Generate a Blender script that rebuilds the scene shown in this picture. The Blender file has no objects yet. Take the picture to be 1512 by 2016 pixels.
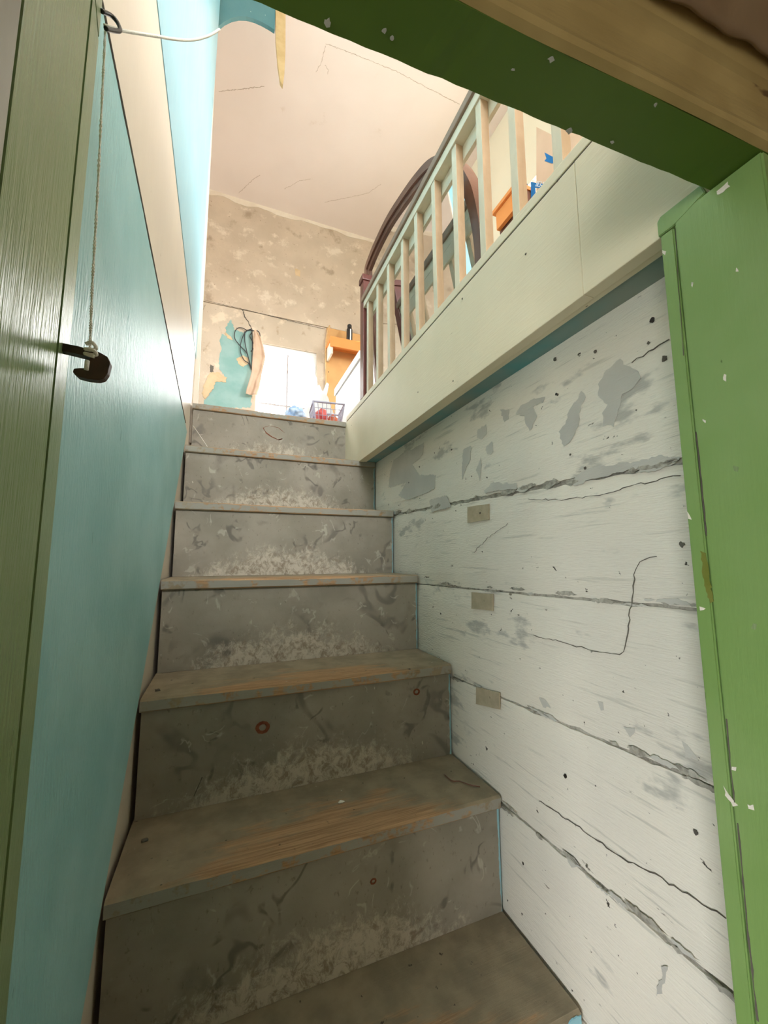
import bpy, bmesh, math, random
from mathutils import Vector, Matrix, noise as mnoise

# ------------------------------------------------------------------ camera, sky, exposure
SC = bpy.context.scene
COL = SC.collection
CAM = Vector((0.1503, -1.7348, -0.6419))
YAW, PITCH, ROLL, FPX = 0.3777, 0.1194, -0.005, 783.03
_f = Vector((math.sin(YAW)*math.cos(PITCH), math.cos(YAW)*math.cos(PITCH), math.sin(PITCH)))
_r0 = Vector((math.cos(YAW), -math.sin(YAW), 0)); _u0 = _r0.cross(_f)
_r = math.cos(ROLL)*_r0 + math.sin(ROLL)*_u0
_u = -math.sin(ROLL)*_r0 + math.cos(ROLL)*_u0
cd = bpy.data.cameras.new('camera'); cam = bpy.data.objects.new('camera', cd); COL.objects.link(cam)
cam.matrix_world = Matrix(((_r.x, _u.x, -_f.x, CAM.x), (_r.y, _u.y, -_f.y, CAM.y), (_r.z, _u.z, -_f.z, CAM.z), (0, 0, 0, 1)))
cd.sensor_fit = 'HORIZONTAL'; cd.sensor_width = 36; cd.lens = FPX/1512*36; cd.clip_start = 0.01
SC.camera = cam
w = bpy.data.worlds.new('sky'); SC.world = w; w.use_nodes = True
bg = w.node_tree.nodes['Background']; bg.inputs[0].default_value = (1.0, 0.98, 0.95, 1); bg.inputs[1].default_value = 13.5
_wt = w.node_tree; _tc = _wt.nodes.new('ShaderNodeTexCoord'); _sp = _wt.nodes.new('ShaderNodeSeparateXYZ'); _mr = _wt.nodes.new('ShaderNodeMapRange'); _mx = _wt.nodes.new('ShaderNodeMix'); _mx.data_type = 'RGBA'
_mr.inputs['From Min'].default_value = -0.06; _mr.inputs['From Max'].default_value = 0.04        # overcast sky above, duller ground below the horizon
_mx.inputs[6].default_value = (0.38, 0.37, 0.34, 1); _mx.inputs[7].default_value = (1.0, 0.985, 0.96, 1)
_wt.links.new(_tc.outputs['Generated'], _sp.inputs[0]); _wt.links.new(_sp.outputs[2], _mr.inputs[0]); _wt.links.new(_mr.outputs[0], _mx.inputs[0]); _wt.links.new(_mx.outputs[2], bg.inputs[0])
vs = SC.view_settings
vs.view_transform = 'Standard'; vs.look = 'None'; vs.gamma = 1; vs.use_curve_mapping = False; vs.exposure = 0.98
SC.cycles.use_denoising = True
SC.cycles.use_adaptive_sampling = True; SC.cycles.adaptive_threshold = 0.05
SC.cycles.max_bounces = 10; SC.cycles.diffuse_bounces = 6; SC.cycles.glossy_bounces = 4; SC.cycles.sample_clamp_indirect = 12

def portal(name, loc, sx, sy, direction):
    l = bpy.data.lights.new(name, 'AREA'); l.shape = 'RECTANGLE'; l.size = sx; l.size_y = sy
    l.cycles.is_portal = True
    o = bpy.data.objects.new(name, l); COL.objects.link(o); o.location = loc
    o.rotation_euler = Vector(direction).to_track_quat('-Z', 'Y').to_euler()
    return o

# main dimensions (metres; landing edge at y = 0, z = 0, left wall x = 0)
W, G, R, OV = 0.7293, 0.1931, 0.23, 0.008
YF, ZC = 1.53, 2.40          # far wall, upper ceiling
XL, XR, YB = -2.3, 1.82, -2.7
ZF = -2.07                   # lower floor

def at(px, py, ax, v):
    d = _f + _r*((px-756)/FPX) + _u*((1008-py)/FPX)
    t = (v-CAM[ax])/d[ax]
    return CAM + d*t

# ------------------------------------------------------------------ materials
def nodes(name):
    m = bpy.data.materials.new(name); m.use_nodes = True
    nt = m.node_tree; b = nt.nodes['Principled BSDF']
    return m, nt, b
class NT:
    def __init__(s, nt): s.nt = nt
    def n(s, t, **kw):
        x = s.nt.nodes.new(t)
        for k, v in kw.items(): setattr(x, k, v)
        return x
    def l(s, a, b): s.nt.links.new(a, b)
    def coord(s, scale=(1, 1, 1), loc=(0, 0, 0), rnd=False):
        c = s.n('ShaderNodeTexCoord'); mp = s.n('ShaderNodeMapping')
        mp.inputs['Scale'].default_value = scale; mp.inputs['Location'].default_value = loc
        s.l(c.outputs['Object'], mp.inputs['Vector'])
        if rnd:
            oi = s.n('ShaderNodeObjectInfo'); ad = s.n('ShaderNodeVectorMath', operation='ADD')
            ml = s.n('ShaderNodeMath', operation='MULTIPLY'); ml.inputs[1].default_value = 37.0
            s.l(oi.outputs['Random'], ml.inputs[0]); s.l(mp.outputs[0], ad.inputs[0]); s.l(ml.outputs[0], ad.inputs[1])
            return ad.outputs[0]
        return mp.outputs[0]
    def noise(s, vec, scale, detail=4, rough=0.55, dist=0.0):
        x = s.n('ShaderNodeTexNoise'); x.inputs['Scale'].default_value = scale; x.inputs['Detail'].default_value = detail
        x.inputs['Roughness'].default_value = rough; x.inputs['Distortion'].default_value = dist
        s.l(vec, x.inputs['Vector']); return x.outputs['Fac']
    def ramp(s, fac, a, b):
        x = s.n('ShaderNodeMapRange'); x.interpolation_type = 'SMOOTHSTEP'
        x.inputs['From Min'].default_value = a; x.inputs['From Max'].default_value = b
        s.l(fac, x.inputs['Value']); return x.outputs[0]
    def mix(s, fac, a, b):
        x = s.n('ShaderNodeMix', data_type='RGBA')
        if isinstance(fac, (int, float)): x.inputs[0].default_value = fac
        else: s.l(fac, x.inputs[0])
        for i, c in ((6, a), (7, b)):
            if isinstance(c, (tuple, list)): x.inputs[i].default_value = (*c, 1)
            else: s.l(c, x.inputs[i])
        return x.outputs[2]
    def math(s, op, a, b=0.0):
        x = s.n('ShaderNodeMath', operation=op)
        for i, c in ((0, a), (1, b)):
            if isinstance(c, (int, float)): x.inputs[i].default_value = c
            else: s.l(c, x.inputs[i])
        return x.outputs[0]

def paint(name, c1, c2, rough=0.6, spec=0.3, big=3.0, stretch=(1, 1, 1), grain=60, bump=0.15, layers=(), rnd=False, rvar=0.0, metallic=0):
    """painted surface: two slow tones, then wear layers (colour, scale, stretch, lo, hi, detail)"""
    m, nt, b = nodes(name); k = NT(nt)
    v = k.coord(rnd=rnd)
    col = k.mix(k.ramp(k.noise(v, big, 3), 0.3, 0.7), c1, c2)
    for i, (c, sc, st, lo, hi, det) in enumerate(layers):
        vv = k.coord(st, (i*3.1, i*1.7, i*2.3), rnd=rnd)
        col = k.mix(k.ramp(k.noise(vv, sc, min(det, 5), 0.6), lo, hi), col, c)
    k.l(col, b.inputs['Base Color'])
    vg = k.coord(stretch, rnd=rnd)
    g = k.noise(vg, grain, 3, 0.6)
    bp = k.n('ShaderNodeBump'); bp.inputs['Strength'].default_value = bump; bp.inputs['Distance'].default_value = 0.004
    k.l(g, bp.inputs['Height']); k.l(bp.outputs[0], b.inputs['Normal'])
    b.inputs['Roughness'].default_value = rough; b.inputs['Specular IOR Level'].default_value = spec
    b.inputs['Metallic'].default_value = metallic
    if rvar:
        k.l(k.math('ADD', k.math('MULTIPLY', k.noise(vg, grain*0.3, 1), rvar), rough-rvar*0.5), b.inputs['Roughness'])
    return m

M = {}
dark = (0.06, 0.055, 0.045)
M['white_wall'] = paint('white_limewash', (0.85, 0.82, 0.745), (0.76, 0.74, 0.685), 0.8, 0.2, 3, (1, 1, 9), 45, 0.45,
    [((0.62, 0.61, 0.56), 40, (1, .15, 3), 0.58, 0.70, 5), ((0.50, 0.50, 0.47), 9, (1, .6, 1.6), 0.60, 0.68, 6), (dark, 62, (1, .8, 1), 0.70, 0.74, 3), ((0.22, 0.20, 0.17), 30, (1, .5, 1.6), 0.69, 0.73, 4)])
M['grit'] = paint('joint_grit', (0.26, 0.25, 0.22), (0.52, 0.51, 0.46), 0.95, 0.1, 70, (1, 1, 1), 150, 0.8)
M['bare_plaster'] = paint('bare_plaster', (0.50, 0.50, 0.48), (0.58, 0.58, 0.55), 0.8, 0.2, 8, (1, 1, 6), 60, 0.2)
M['crack'] = paint('crack_shadow', (0.10, 0.09, 0.08), (0.16, 0.15, 0.13), 0.95, 0.05)
M['crack_soft'] = paint('hairline_crack', (0.46, 0.38, 0.32), (0.52, 0.44, 0.38), 0.95, 0.05)
M['cream_board'] = paint('cream_board', (0.86, 0.78, 0.60), (0.80, 0.725, 0.55), 0.5, 0.35, 4, (2, 1, 14), 25, 0.12,
    [((0.50, 0.44, 0.32), 18, (1, .5, 3), 0.70, 0.76, 4), (dark, 38, (1, .7, 1), 0.765, 0.79, 3)])
M['teal_soffit'] = paint('teal_soffit', (0.12, 0.36, 0.40), (0.32, 0.36, 0.32), 0.6, 0.3, 5, (1, 1, 1), 40, 0.1)
M['left_cream'] = paint('left_cream', (0.72, 0.645, 0.54), (0.67, 0.60, 0.51), 0.42, 0.45, 4, (1, 8, 1), 22, 0.12,
    [((0.35, 0.28, 0.2), 22, (1, 2.4, .7), 0.73, 0.76, 4)], rvar=.1)
M['left_blue'] = paint('left_blue', (0.28, 0.56, 0.59), (0.36, 0.64, 0.67), 0.42, 0.36, 6, (1, 9, 1.2), 26, 0.5,
    [((0.45, 0.68, 0.68), 30, (1, 4, .5), 0.68, 0.75, 4), ((0.10, 0.30, 0.34), 26, (1, 4, .6), 0.71, 0.76, 4)], rvar=.12)
M['sky_blue'] = paint('sky_blue', (0.27, 0.57, 0.70), (0.33, 0.62, 0.73), 0.3, 0.5, 3, (1, 6, 1), 20, 0.12, rvar=.08)
M['green'] = paint('green_gloss', (0.205, 0.35, 0.105), (0.26, 0.40, 0.155), 0.42, 0.45, 5, (5, 5, .6), 40, 0.12,
    [((0.55, 0.60, 0.42), 34, (1, 1, .55), 0.745, 0.77, 3), ((0.12, 0.13, 0.03), 20, (1, 1.2, .25), 0.74, 0.78, 3), ((0.10, 0.17, 0.05), 60, (1, 1, .6), 0.75, 0.78, 2)], rvar=.1)
M['green_old'] = paint('green_old', (0.20, 0.30, 0.125), (0.26, 0.36, 0.18), 0.3, 0.55, 4, (7, 7, .35), 55, 0.35,
    [((0.42, 0.46, 0.34), 24, (1, 1, .35), 0.72, 0.78, 4), ((0.05, 0.08, 0.03), 44, (1, 1.6, .4), 0.76, 0.79, 3)], rvar=.1)
M['stain'] = paint('brown_stain', (0.16, 0.19, 0.03), (0.20, 0.22, 0.05), 0.6, 0.3, 40)
M['green_shaded'] = paint('green_soffit_shade', (0.09, 0.17, 0.022), (0.11, 0.19, 0.03), 0.5, 0.4, 6, (1, 1, 1), 40, 0.1,
    [((0.5, 0.55, 0.4), 30, (1, 1, 1), 0.76, 0.78, 3)])  # same green as the jambs, darkened to carry the shade under the header
M['dim_cream'] = paint('dim_cream', (0.44, 0.34, 0.15), (0.33, 0.245, 0.10), 0.55, 0.3, 9, (.4, 2, 2), 40, 0.3,
    [((0.12, 0.07, 0.03), 22, (.5, 1.5, 2), 0.70, 0.75, 4)])  # cream paint browned to carry the dim warm light, plus dark blotches
M['grey_strip'] = paint('grey_strip', (0.55, 0.56, 0.56), (0.42, 0.43, 0.42), 0.5, 0.3, 20)
M['casing'] = paint('pale_casing', (0.56, 0.53, 0.44), (0.48, 0.44, 0.36), 0.5, 0.35, 6, (3, 3, .5), 40, 0.15)
M['brown'] = paint('brown_varnish', (0.13, 0.055, 0.035), (0.18, 0.08, 0.05), 0.35, 0.5, 8, (1, 1, .2), 60, 0.1)
M['rail_brown'] = paint('rail_brown', (0.26, 0.17, 0.12), (0.33, 0.23, 0.17), 0.45, 0.4, 10, (3, .4, 3), 60, 0.15)
M['newel_red'] = paint('newel_red', (0.12, 0.028, 0.022), (0.17, 0.05, 0.04), 0.35, 0.5, 8, (3, 3, .4), 50, 0.15)
M['baluster'] = paint('baluster_paint', (0.82, 0.76, 0.61), (0.74, 0.68, 0.53), 0.5, 0.35, 12, (4, 4, .5), 40, 0.15, rnd=True)
M['bare_tan'] = paint('stripped_wood', (0.45, 0.325, 0.21), (0.52, 0.385, 0.26), 0.7, 0.2, 12, (4, 4, .5), 40, 0.2, rnd=True)
M['ceiling'] = paint('pink_ceiling', (0.79, 0.715, 0.68), (0.75, 0.675, 0.635), 0.85, 0.1, 2.0, (1, 1, 1), 30, 0.1,
    [((0.56, 0.45, 0.36), 4, (1, 1, 1), 0.66, 0.8, 5)])
M['far_wall'] = paint('weathered_plaster', (0.58, 0.505, 0.41), (0.51, 0.44, 0.35), 0.9, 0.1, 3.5, (1, 1, 1), 30, 0.3,
    [((0.70, 0.61, 0.49), 8, (1, 1, 1), 0.54, 0.68, 7), ((0.38, 0.29, 0.20), 9, (1, 1, 1), 0.58, 0.73, 7), ((0.22, 0.16, 0.11), 60, (1, 1, 1), 0.70, 0.75, 3)])
M['far_upper'] = paint('weathered_grey', (0.60, 0.51, 0.41), (0.52, 0.44, 0.35), 0.9, 0.1, 4, (1, 1, 1), 30, 0.3,
    [((0.70, 0.62, 0.52), 9, (1, 1, 1), 0.55, 0.68, 7), ((0.40, 0.32, 0.24), 7, (1, 1, 1), 0.56, 0.72, 7), ((0.34, 0.26, 0.19), 45, (1, 1, 1), 0.66, 0.74, 4)])
M['flaked_white'] = paint('flaked_white', (0.80, 0.74, 0.64), (0.72, 0.65, 0.55), 0.9, 0.1, 10)
M['teal_paint'] = paint('old_teal_paint', (0.22, 0.40, 0.385), (0.29, 0.46, 0.45), 0.7, 0.2, 8, (1, 1, 1), 40, 0.15)
M['teal_board'] = paint('teal_board', (0.085, 0.23, 0.26), (0.12, 0.26, 0.28), 0.5, 0.35, 6, layers=[((0.5, 0.6, 0.58), 60, (1, 1, 1), 0.74, 0.77, 2)])
M['flake_tan'] = paint('flake_tan', (0.66, 0.52, 0.34), (0.55, 0.42, 0.26), 0.9, 0.1, 12)
M['raw_wood'] = paint('raw_wood', (0.58, 0.39, 0.19), (0.66, 0.47, 0.25), 0.7, 0.2, 20, (6, 6, .5), 60, 0.15)
M['yellow_wall'] = paint('pale_yellow_wall', (0.85, 0.80, 0.65), (0.82, 0.77, 0.62), 0.85, 0.1, 3)
M['white_plain'] = paint('white_enamel', (0.82, 0.83, 0.83), (0.78, 0.79, 0.80), 0.35, 0.4, 3)
M['orange_wood'] = paint('orange_wood', (0.80, 0.30, 0.08), (0.74, 0.26, 0.07), 0.5, 0.35, 5, (.6, 4, 4), 40, 0.1)
M['plywood'] = paint('plywood', (0.70, 0.42, 0.18), (0.62, 0.36, 0.15), 0.65, 0.2, 5, (5, 5, .6), 40, 0.1)
M['cardboard'] = paint('cardboard', (0.72, 0.50, 0.36), (0.66, 0.45, 0.31), 0.8, 0.15, 6, (20, 20, 1), 20, 0.06)
M['blue_ink'] = paint('blue_ink', (0.02, 0.16, 0.42), (0.025, 0.18, 0.45), 0.7, 0.2, 9)
M['white_ink'] = paint('white_ink', (0.75, 0.78, 0.8), (0.7, 0.74, 0.78), 0.7, 0.2, 9)
M['black'] = paint('black_metal', (0.012, 0.011, 0.012), (0.022, 0.018, 0.017), 0.35, 0.5, 12)
M['bracket'] = paint('rusty_bracket', (0.03, 0.018, 0.014), (0.10, 0.06, 0.04), 0.5, 0.4, 30)
M['cord'] = paint('cotton_cord', (0.95, 0.93, 0.88), (0.90, 0.88, 0.80), 0.9, 0.1, 80, (1, 1, 3), 300, 0.5)
M['wire'] = paint('black_wire', (0.03, 0.03, 0.035), (0.04, 0.04, 0.045), 0.5, 0.4)
M['cloth_tan'] = paint('tan_cloth', (0.66, 0.50, 0.38), (0.58, 0.43, 0.32), 0.9, 0.1, 12)
M['brown_sheet'] = paint('brown_sheet', (0.20, 0.13, 0.075), (0.28, 0.20, 0.12), 0.32, 0.5, 6)
M['red_cloth'] = paint('red_cloth', (0.55, 0.13, 0.07), (0.62, 0.22, 0.13), 0.9, 0.1, 20)
M['red_plastic'] = paint('red_plastic', (0.60, 0.09, 0.08), (0.66, 0.14, 0.12), 0.5, 0.4, 20)
M['blue_cloth'] = paint('blue_cloth', (0.26, 0.42, 0.70), (0.55, 0.66, 0.80), 0.8, 0.2, 30)
M['basket'] = paint('grey_violet_plastic', (0.36, 0.36, 0.46), (0.42, 0.42, 0.52), 0.4, 0.4, 10)
M['yellow'] = paint('yellow_shade', (0.82, 0.56, 0.16), (0.86, 0.62, 0.22), 0.6, 0.3, 6)
M['wood_plug'] = paint('wood_plug', (0.50, 0.44, 0.33), (0.42, 0.37, 0.27), 0.85, 0.1, 40, layers=[(dark, 60, (1, 1, 1), 0.7, 0.76, 3)])
M['rust'] = paint('rust', (0.16, 0.05, 0.03), (0.24, 0.09, 0.05), 0.9, 0.1, 120)
M['floor_low'] = paint('lower_floor', (0.20, 0.16, 0.12), (0.28, 0.23, 0.17), 0.7, 0.2, 5)
M['low_wall'] = paint('lower_wall', (0.50, 0.45, 0.34), (0.44, 0.40, 0.30), 0.8, 0.2, 4)
M['floor_up'] = paint('upper_floor', (0.42, 0.36, 0.29), (0.36, 0.30, 0.23), 0.7, 0.2, 6)
M['sash'] = paint('sash_grey', (0.30, 0.28, 0.28), (0.36, 0.33, 0.33), 0.6, 0.3)
M['stone_grey'] = paint('exterior', (0.5, 0.5, 0.48), (0.45, 0.45, 0.43), 0.9, 0.1, 4)
m, nt, b = nodes('window_glass'); b.inputs['Base Color'].default_value = (1, 1, 1, 1); b.inputs['Roughness'].default_value = 0.0
k = NT(nt); tr = k.n('ShaderNodeBsdfTransparent'); gl = k.n('ShaderNodeBsdfGlossy'); gl.inputs['Roughness'].default_value = 0.02
mx = k.n('ShaderNodeMixShader'); mx.inputs[0].default_value = 0.06; k.l(tr.outputs[0], mx.inputs[1]); k.l(gl.outputs[0], mx.inputs[2])
k.l(mx.outputs[0], nt.nodes['Material Output'].inputs[0]); M['glass'] = m
m, nt, b = nodes('mirror_glass'); b.inputs['Base Color'].default_value = (0.86, 0.9, 0.9, 1); b.inputs['Metallic'].default_value = 1; b.inputs['Roughness'].default_value = 0.03; M['mirror'] = m

def riser_mat():
    m, nt, b = nodes('riser_grey_paint'); k = NT(nt)
    v = k.coord(rnd=True)
    col = k.mix(k.ramp(k.noise(v, 6, 5), 0.3, 0.7), (0.26, 0.24, 0.195), (0.345, 0.315, 0.265))
    # dark boot scuffs: thin curved streaks, in places only
    def streak(sc, off, width, lo, hi, amt, colr, col):
        n1 = k.noise(k.coord((1, 1, .8), off, rnd=True), sc, 2, 0.5, 1.2)
        band = k.math('SUBTRACT', 1.0, k.ramp(k.math('ABSOLUTE', k.math('SUBTRACT', n1, 0.5)), width*0.2, width))
        where = k.ramp(k.noise(k.coord((1, 1, 1), (off[1], off[2], off[0]), rnd=True), sc*1.3, 3), lo, hi)
        return k.mix(k.math('MULTIPLY', k.math('MULTIPLY', band, where), amt), col, colr)
    col = streak(5, (2, 7, 4), 0.045, 0.50, 0.62, 0.55, (0.10, 0.09, 0.085), col)
    col = streak(9, (9, 1, 6), 0.035, 0.54, 0.62, 0.6, (0.085, 0.075, 0.07), col)
    col = streak(16, (4, 3, 8), 0.03, 0.56, 0.64, 0.6, (0.50, 0.47, 0.40), col)
    col = k.mix(k.math('MULTIPLY', k.ramp(k.noise(k.coord((1, 1, 1.4), (3, 3, 3), rnd=True), 3.5, 5, 0.6), 0.45, 0.7), 0.35), col, (0.13, 0.12, 0.10))
    col = k.mix(k.math('MULTIPLY', k.ramp(k.noise(k.coord((1, 1, .6), (5, 2, 1), rnd=True), 120, 4, 0.65), 0.60, 0.72), 0.5), col, (0.12, 0.10, 0.08))
    # worn pale area low in the middle, kicked by shoes
    c = k.n('ShaderNodeTexCoord'); sp = k.n('ShaderNodeSeparateXYZ'); k.l(c.outputs['Object'], sp.inputs[0])
    x2 = k.math('POWER', k.math('ABSOLUTE', k.math('DIVIDE', k.math('SUBTRACT', sp.outputs[0], -0.02), 0.25)), 2.0)
    zz = k.math('DIVIDE', sp.outputs[2], 0.085)
    shape = k.math('SUBTRACT', 1.35, k.math('ADD', k.math('MULTIPLY', x2, 0.8), zz))
    nz = k.noise(k.coord((1, 1, .75), (1, 1, 1), rnd=True), 34, 9, 0.78, 0.5)
    mask = k.ramp(k.math('ADD', shape, k.math('MULTIPLY', k.math('SUBTRACT', nz, 0.5), 3.2)), 0.1, 0.85)
    worn = k.mix(k.ramp(k.noise(k.coord((1, 1, .85), rnd=True), 48, 8, 0.78, 0.6), 0.44, 0.62), (0.53, 0.485, 0.41), (0.27, 0.225, 0.17))
    col = k.mix(mask, col, worn)
    # white flecks
    fl = k.ramp(k.noise(k.coord((1, 1, .5), (7, 3, 2), rnd=True), 55, 3, 0.6), 0.74, 0.77)
    col = k.mix(k.math('MULTIPLY', fl, 0.7), col, (0.62, 0.58, 0.49))
    # old blue paint brushed down the wall side
    e = k.ramp(k.math('ADD', sp.outputs[0], k.math('MULTIPLY', k.noise(v, 25, 3), 0.014)), W/2-0.0042, W/2-0.0022)
    col = k.mix(e, col, (0.28, 0.52, 0.60))
    k.l(col, b.inputs['Base Color']); b.inputs['Roughness'].default_value = 0.62; b.inputs['Specular IOR Level'].default_value = 0.3
    bp = k.n('ShaderNodeBump'); bp.inputs['Strength'].default_value = 0.25; bp.inputs['Distance'].default_value = 0.003
    k.l(k.math('ADD', nz, k.math('MULTIPLY', mask, -1.0)), bp.inputs['Height']); k.l(bp.outputs[0], b.inputs['Normal'])
    return m
def tread_mat():
    m, nt, b = nodes('tread_worn_wood'); k = NT(nt)
    v = k.coord(rnd=True)
    grain = k.noise(k.coord((0.7, 26, 26), rnd=True), 11, 6, 0.7)
    wood = k.mix(k.ramp(grain, 0.35, 0.65), (0.52, 0.33, 0.185), (0.31, 0.185, 0.10))
    dust = k.mix(k.ramp(k.noise(v, 20, 5), 0.3, 0.7), (0.34, 0.28, 0.195), (0.24, 0.20, 0.14))
    c = k.n('ShaderNodeTexCoord'); sp = k.n('ShaderNodeSeparateXYZ'); k.l(c.outputs['Object'], sp.inputs[0])
    # worn where feet land: middle of the width, towards the front edge
    x2 = k.math('POWER', k.math('ABSOLUTE', k.math('DIVIDE', sp.outputs[0], 0.30)), 2.0)
    yy = k.math('DIVIDE', sp.outputs[1], 0.13)
    sh = k.math('SUBTRACT', 1.1, k.math('ADD', x2, yy))
    mask = k.ramp(k.math('ADD', sh, k.math('MULTIPLY', k.math('SUBTRACT', k.noise(k.coord((1, 4, 4), (2, 2, 2), rnd=True), 9, 5, 0.65), 0.5), 2.6)), 0.1, 0.7)
    col = k.mix(mask, dust, wood)
    col = k.mix(k.ramp(k.noise(k.coord((1, 1, 1), (9, 9, 9), rnd=True), 60, 4), 0.68, 0.74), col, (0.08, 0.065, 0.05))
    col = k.mix(k.ramp(k.noise(k.coord((1, 1, 1), (4, 9, 1), rnd=True), 85, 3), 0.74, 0.77), col, (0.55, 0.50, 0.40))
    # grey paint left on the upright front of the nosing
    g = k.n('ShaderNodeNewGeometry'); sn = k.n('ShaderNodeSeparateXYZ'); k.l(g.outputs['Normal'], sn.inputs[0])
    fr = k.ramp(k.math('MULTIPLY', sn.outputs[1], -1.0), 0.75, 0.9)
    pv = k.ramp(k.noise(k.coord((1, 1, 1), (3, 1, 5), rnd=True), 38, 5, 0.65), 0.36, 0.5)
    col = k.mix(k.math('MULTIPLY', fr, pv), col, (0.33, 0.32, 0.28))
    k.l(col, b.inputs['Base Color']); b.inputs['Roughness'].default_value = 0.75; b.inputs['Specular IOR Level'].default_value = 0.25
    bp = k.n('ShaderNodeBump'); bp.inputs['Strength'].default_value = 0.3; bp.inputs['Distance'].default_value = 0.003
    k.l(grain, bp.inputs['Height']); k.l(bp.outputs[0], b.inputs['Normal'])
    return m
M['riser'] = riser_mat(); M['tread'] = tread_mat()

# ------------------------------------------------------------------ mesh helpers
RND = random.Random(5)
def link(name, me, mat, parent=None, loc=None, smooth=False):
    o = bpy.data.objects.new(name, me); COL.objects.link(o)
    if mat: me.materials.append(M[mat])
    if smooth:
        for p in me.polygons: p.use_smooth = True
    if loc is not None: o.location = loc
    if parent is not None:
        o.parent = parent; o.matrix_parent_inverse = Matrix.Translation(-parent.location) if parent.rotation_euler.z == 0 and loc is None else Matrix()
        if loc is not None: o.location = Vector(loc)-parent.location
    return o
def from_bm(name, bm, mat, parent=None, loc=None, smooth=False):
    bmesh.ops.recalc_face_normals(bm, faces=bm.faces[:])
    if loc is not None: bmesh.ops.translate(bm, verts=bm.verts[:], vec=-Vector(loc))
    me = bpy.data.meshes.new(name); bm.to_mesh(me); bm.free()
    return link(name, me, mat, parent, loc, smooth)
def bm_box(bm, x0, x1, y0, y1, z0, z1, rot=None, bevel=0.0):
    v = [bm.verts.new(p) for p in ((x0, y0, z0), (x1, y0, z0), (x1, y1, z0), (x0, y1, z0), (x0, y0, z1), (x1, y0, z1), (x1, y1, z1), (x0, y1, z1))]
    fs = [bm.faces.new([v[i] for i in q]) for q in ((0, 3, 2, 1), (4, 5, 6, 7), (0, 1, 5, 4), (1, 2, 6, 5), (2, 3, 7, 6), (3, 0, 4, 7))]
    if bevel:
        es = list({e for f in fs for e in f.edges})
        bmesh.ops.bevel(bm, geom=es, offset=bevel, segments=2, affect='EDGES', profile=0.6)
    return v
def box(name, x0, x1, y0, y1, z0, z1, mat, parent=None, bevel=0.0, loc=None):
    bm = bmesh.new(); bm_box(bm, x0, x1, y0, y1, z0, z1, bevel=bevel)
    return from_bm(name, bm, mat, parent, loc)
def prism(name, pts, ext, mat, parent=None, bevel=0.0, loc=None):
    """closed outline of 3D points pushed along the vector ext"""
    bm = bmesh.new(); e = Vector(ext)
    a = [bm.verts.new(p) for p in pts]; c = [bm.verts.new(Vector(p)+e) for p in pts]; n = len(a)
    bm.faces.new(a); bm.faces.new(c[::-1])
    for i in range(n): bm.faces.new((a[i], a[(i+1) % n], c[(i+1) % n], c[i]))
    if bevel: bmesh.ops.bevel(bm, geom=bm.edges[:], offset=bevel, segments=2, affect='EDGES')
    return from_bm(name, bm, mat, parent, loc)
def catmull(pts, n=8):
    P = [Vector(p) for p in pts]; P = [P[0]*2-P[1]]+P+[P[-1]*2-P[-2]]; out = []
    for i in range(1, len(P)-2):
        for j in range(n):
            t = j/n; a, b_, c, d = P[i-1:i+3]
            out.append(0.5*((2*b_)+(c-a)*t+(2*a-5*b_+4*c-d)*t*t+(3*b_-a-3*c+d)*t**3))
    return out+[P[-2]]
def bm_tube(bm, pts, r, seg=8, taper=None):
    pts = [Vector(p) for p in pts]; rings = []; up = Vector((0.3, 0.2, 0.93))
    for i, p in enumerate(pts):
        d = (pts[min(i+1, len(pts)-1)]-pts[max(i-1, 0)]).normalized()
        u = d.cross(up); u = u.normalized() if u.length > 1e-4 else d.orthogonal().normalized(); v = d.cross(u)
        rr = r if taper is None else r*taper(i/(len(pts)-1))
        rings.append([bm.verts.new(p+(u*math.cos(a)+v*math.sin(a))*rr) for a in (2*math.pi*s/seg for s in range(seg))])
    for A, B in zip(rings, rings[1:]):
        for s in range(seg): bm.faces.new((A[s], A[(s+1) % seg], B[(s+1) % seg], B[s]))
    bm.faces.new(rings[0]); bm.faces.new(rings[-1][::-1])
def tube(name, pts, r, mat, parent=None, seg=8, taper=None, loc=None, smooth=True):
    bm = bmesh.new(); bm_tube(bm, pts, r, seg, taper); return from_bm(name, bm, mat, parent, loc, smooth)
def lathe(name, prof, centre, axis, mat, parent=None, seg=24):
    bm = bmesh.new(); ax = Vector(axis).normalized(); u = ax.orthogonal().normalized(); v = ax.cross(u); c = Vector(centre); rings = []
    for r, h in prof: rings.append([bm.verts.new(c+ax*h+(u*math.cos(a)+v*math.sin(a))*max(r, 1e-5)) for a in (2*math.pi*s/seg for s in range(seg))])
    for A, B in zip(rings, rings[1:]):
        for s in range(seg): bm.faces.new((A[s], A[(s+1) % seg], B[(s+1) % seg], B[s]))
    bm.faces.new(rings[0]); bm.faces.new(rings[-1][::-1])
    return from_bm(name, bm, mat, parent, None, True)
def ragged(pts, step=0.006, amp=0.002, seed=1):
    rnd = random.Random(seed); out = []; n = len(pts)
    for i in range(n):
        a, c = Vector(pts[i]), Vector(pts[(i+1) % n]); L = (c-a).length; k_ = max(1, int(L/step))
        d = (c-a).normalized()
        for j in range(k_):
            p = a.lerp(c, j/k_)
            q = Vector((rnd.uniform(-1, 1), rnd.uniform(-1, 1), rnd.uniform(-1, 1)))*amp
            out.append(p+q)
    return out
def patch(name, px, ax, v, thick, mat, parent, step=0.006, amp=0.002, seed=1):
    """flake or bare spot on a wall plane, thick metres proud of it"""
    P = ragged([at(a, b_, ax, v) for a, b_ in px], step, amp, seed)
    for p in P: p[ax] = v
    e = Vector((0, 0, 0)); e[ax] = thick
    return prism(name, P, e, mat, parent)
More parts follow.
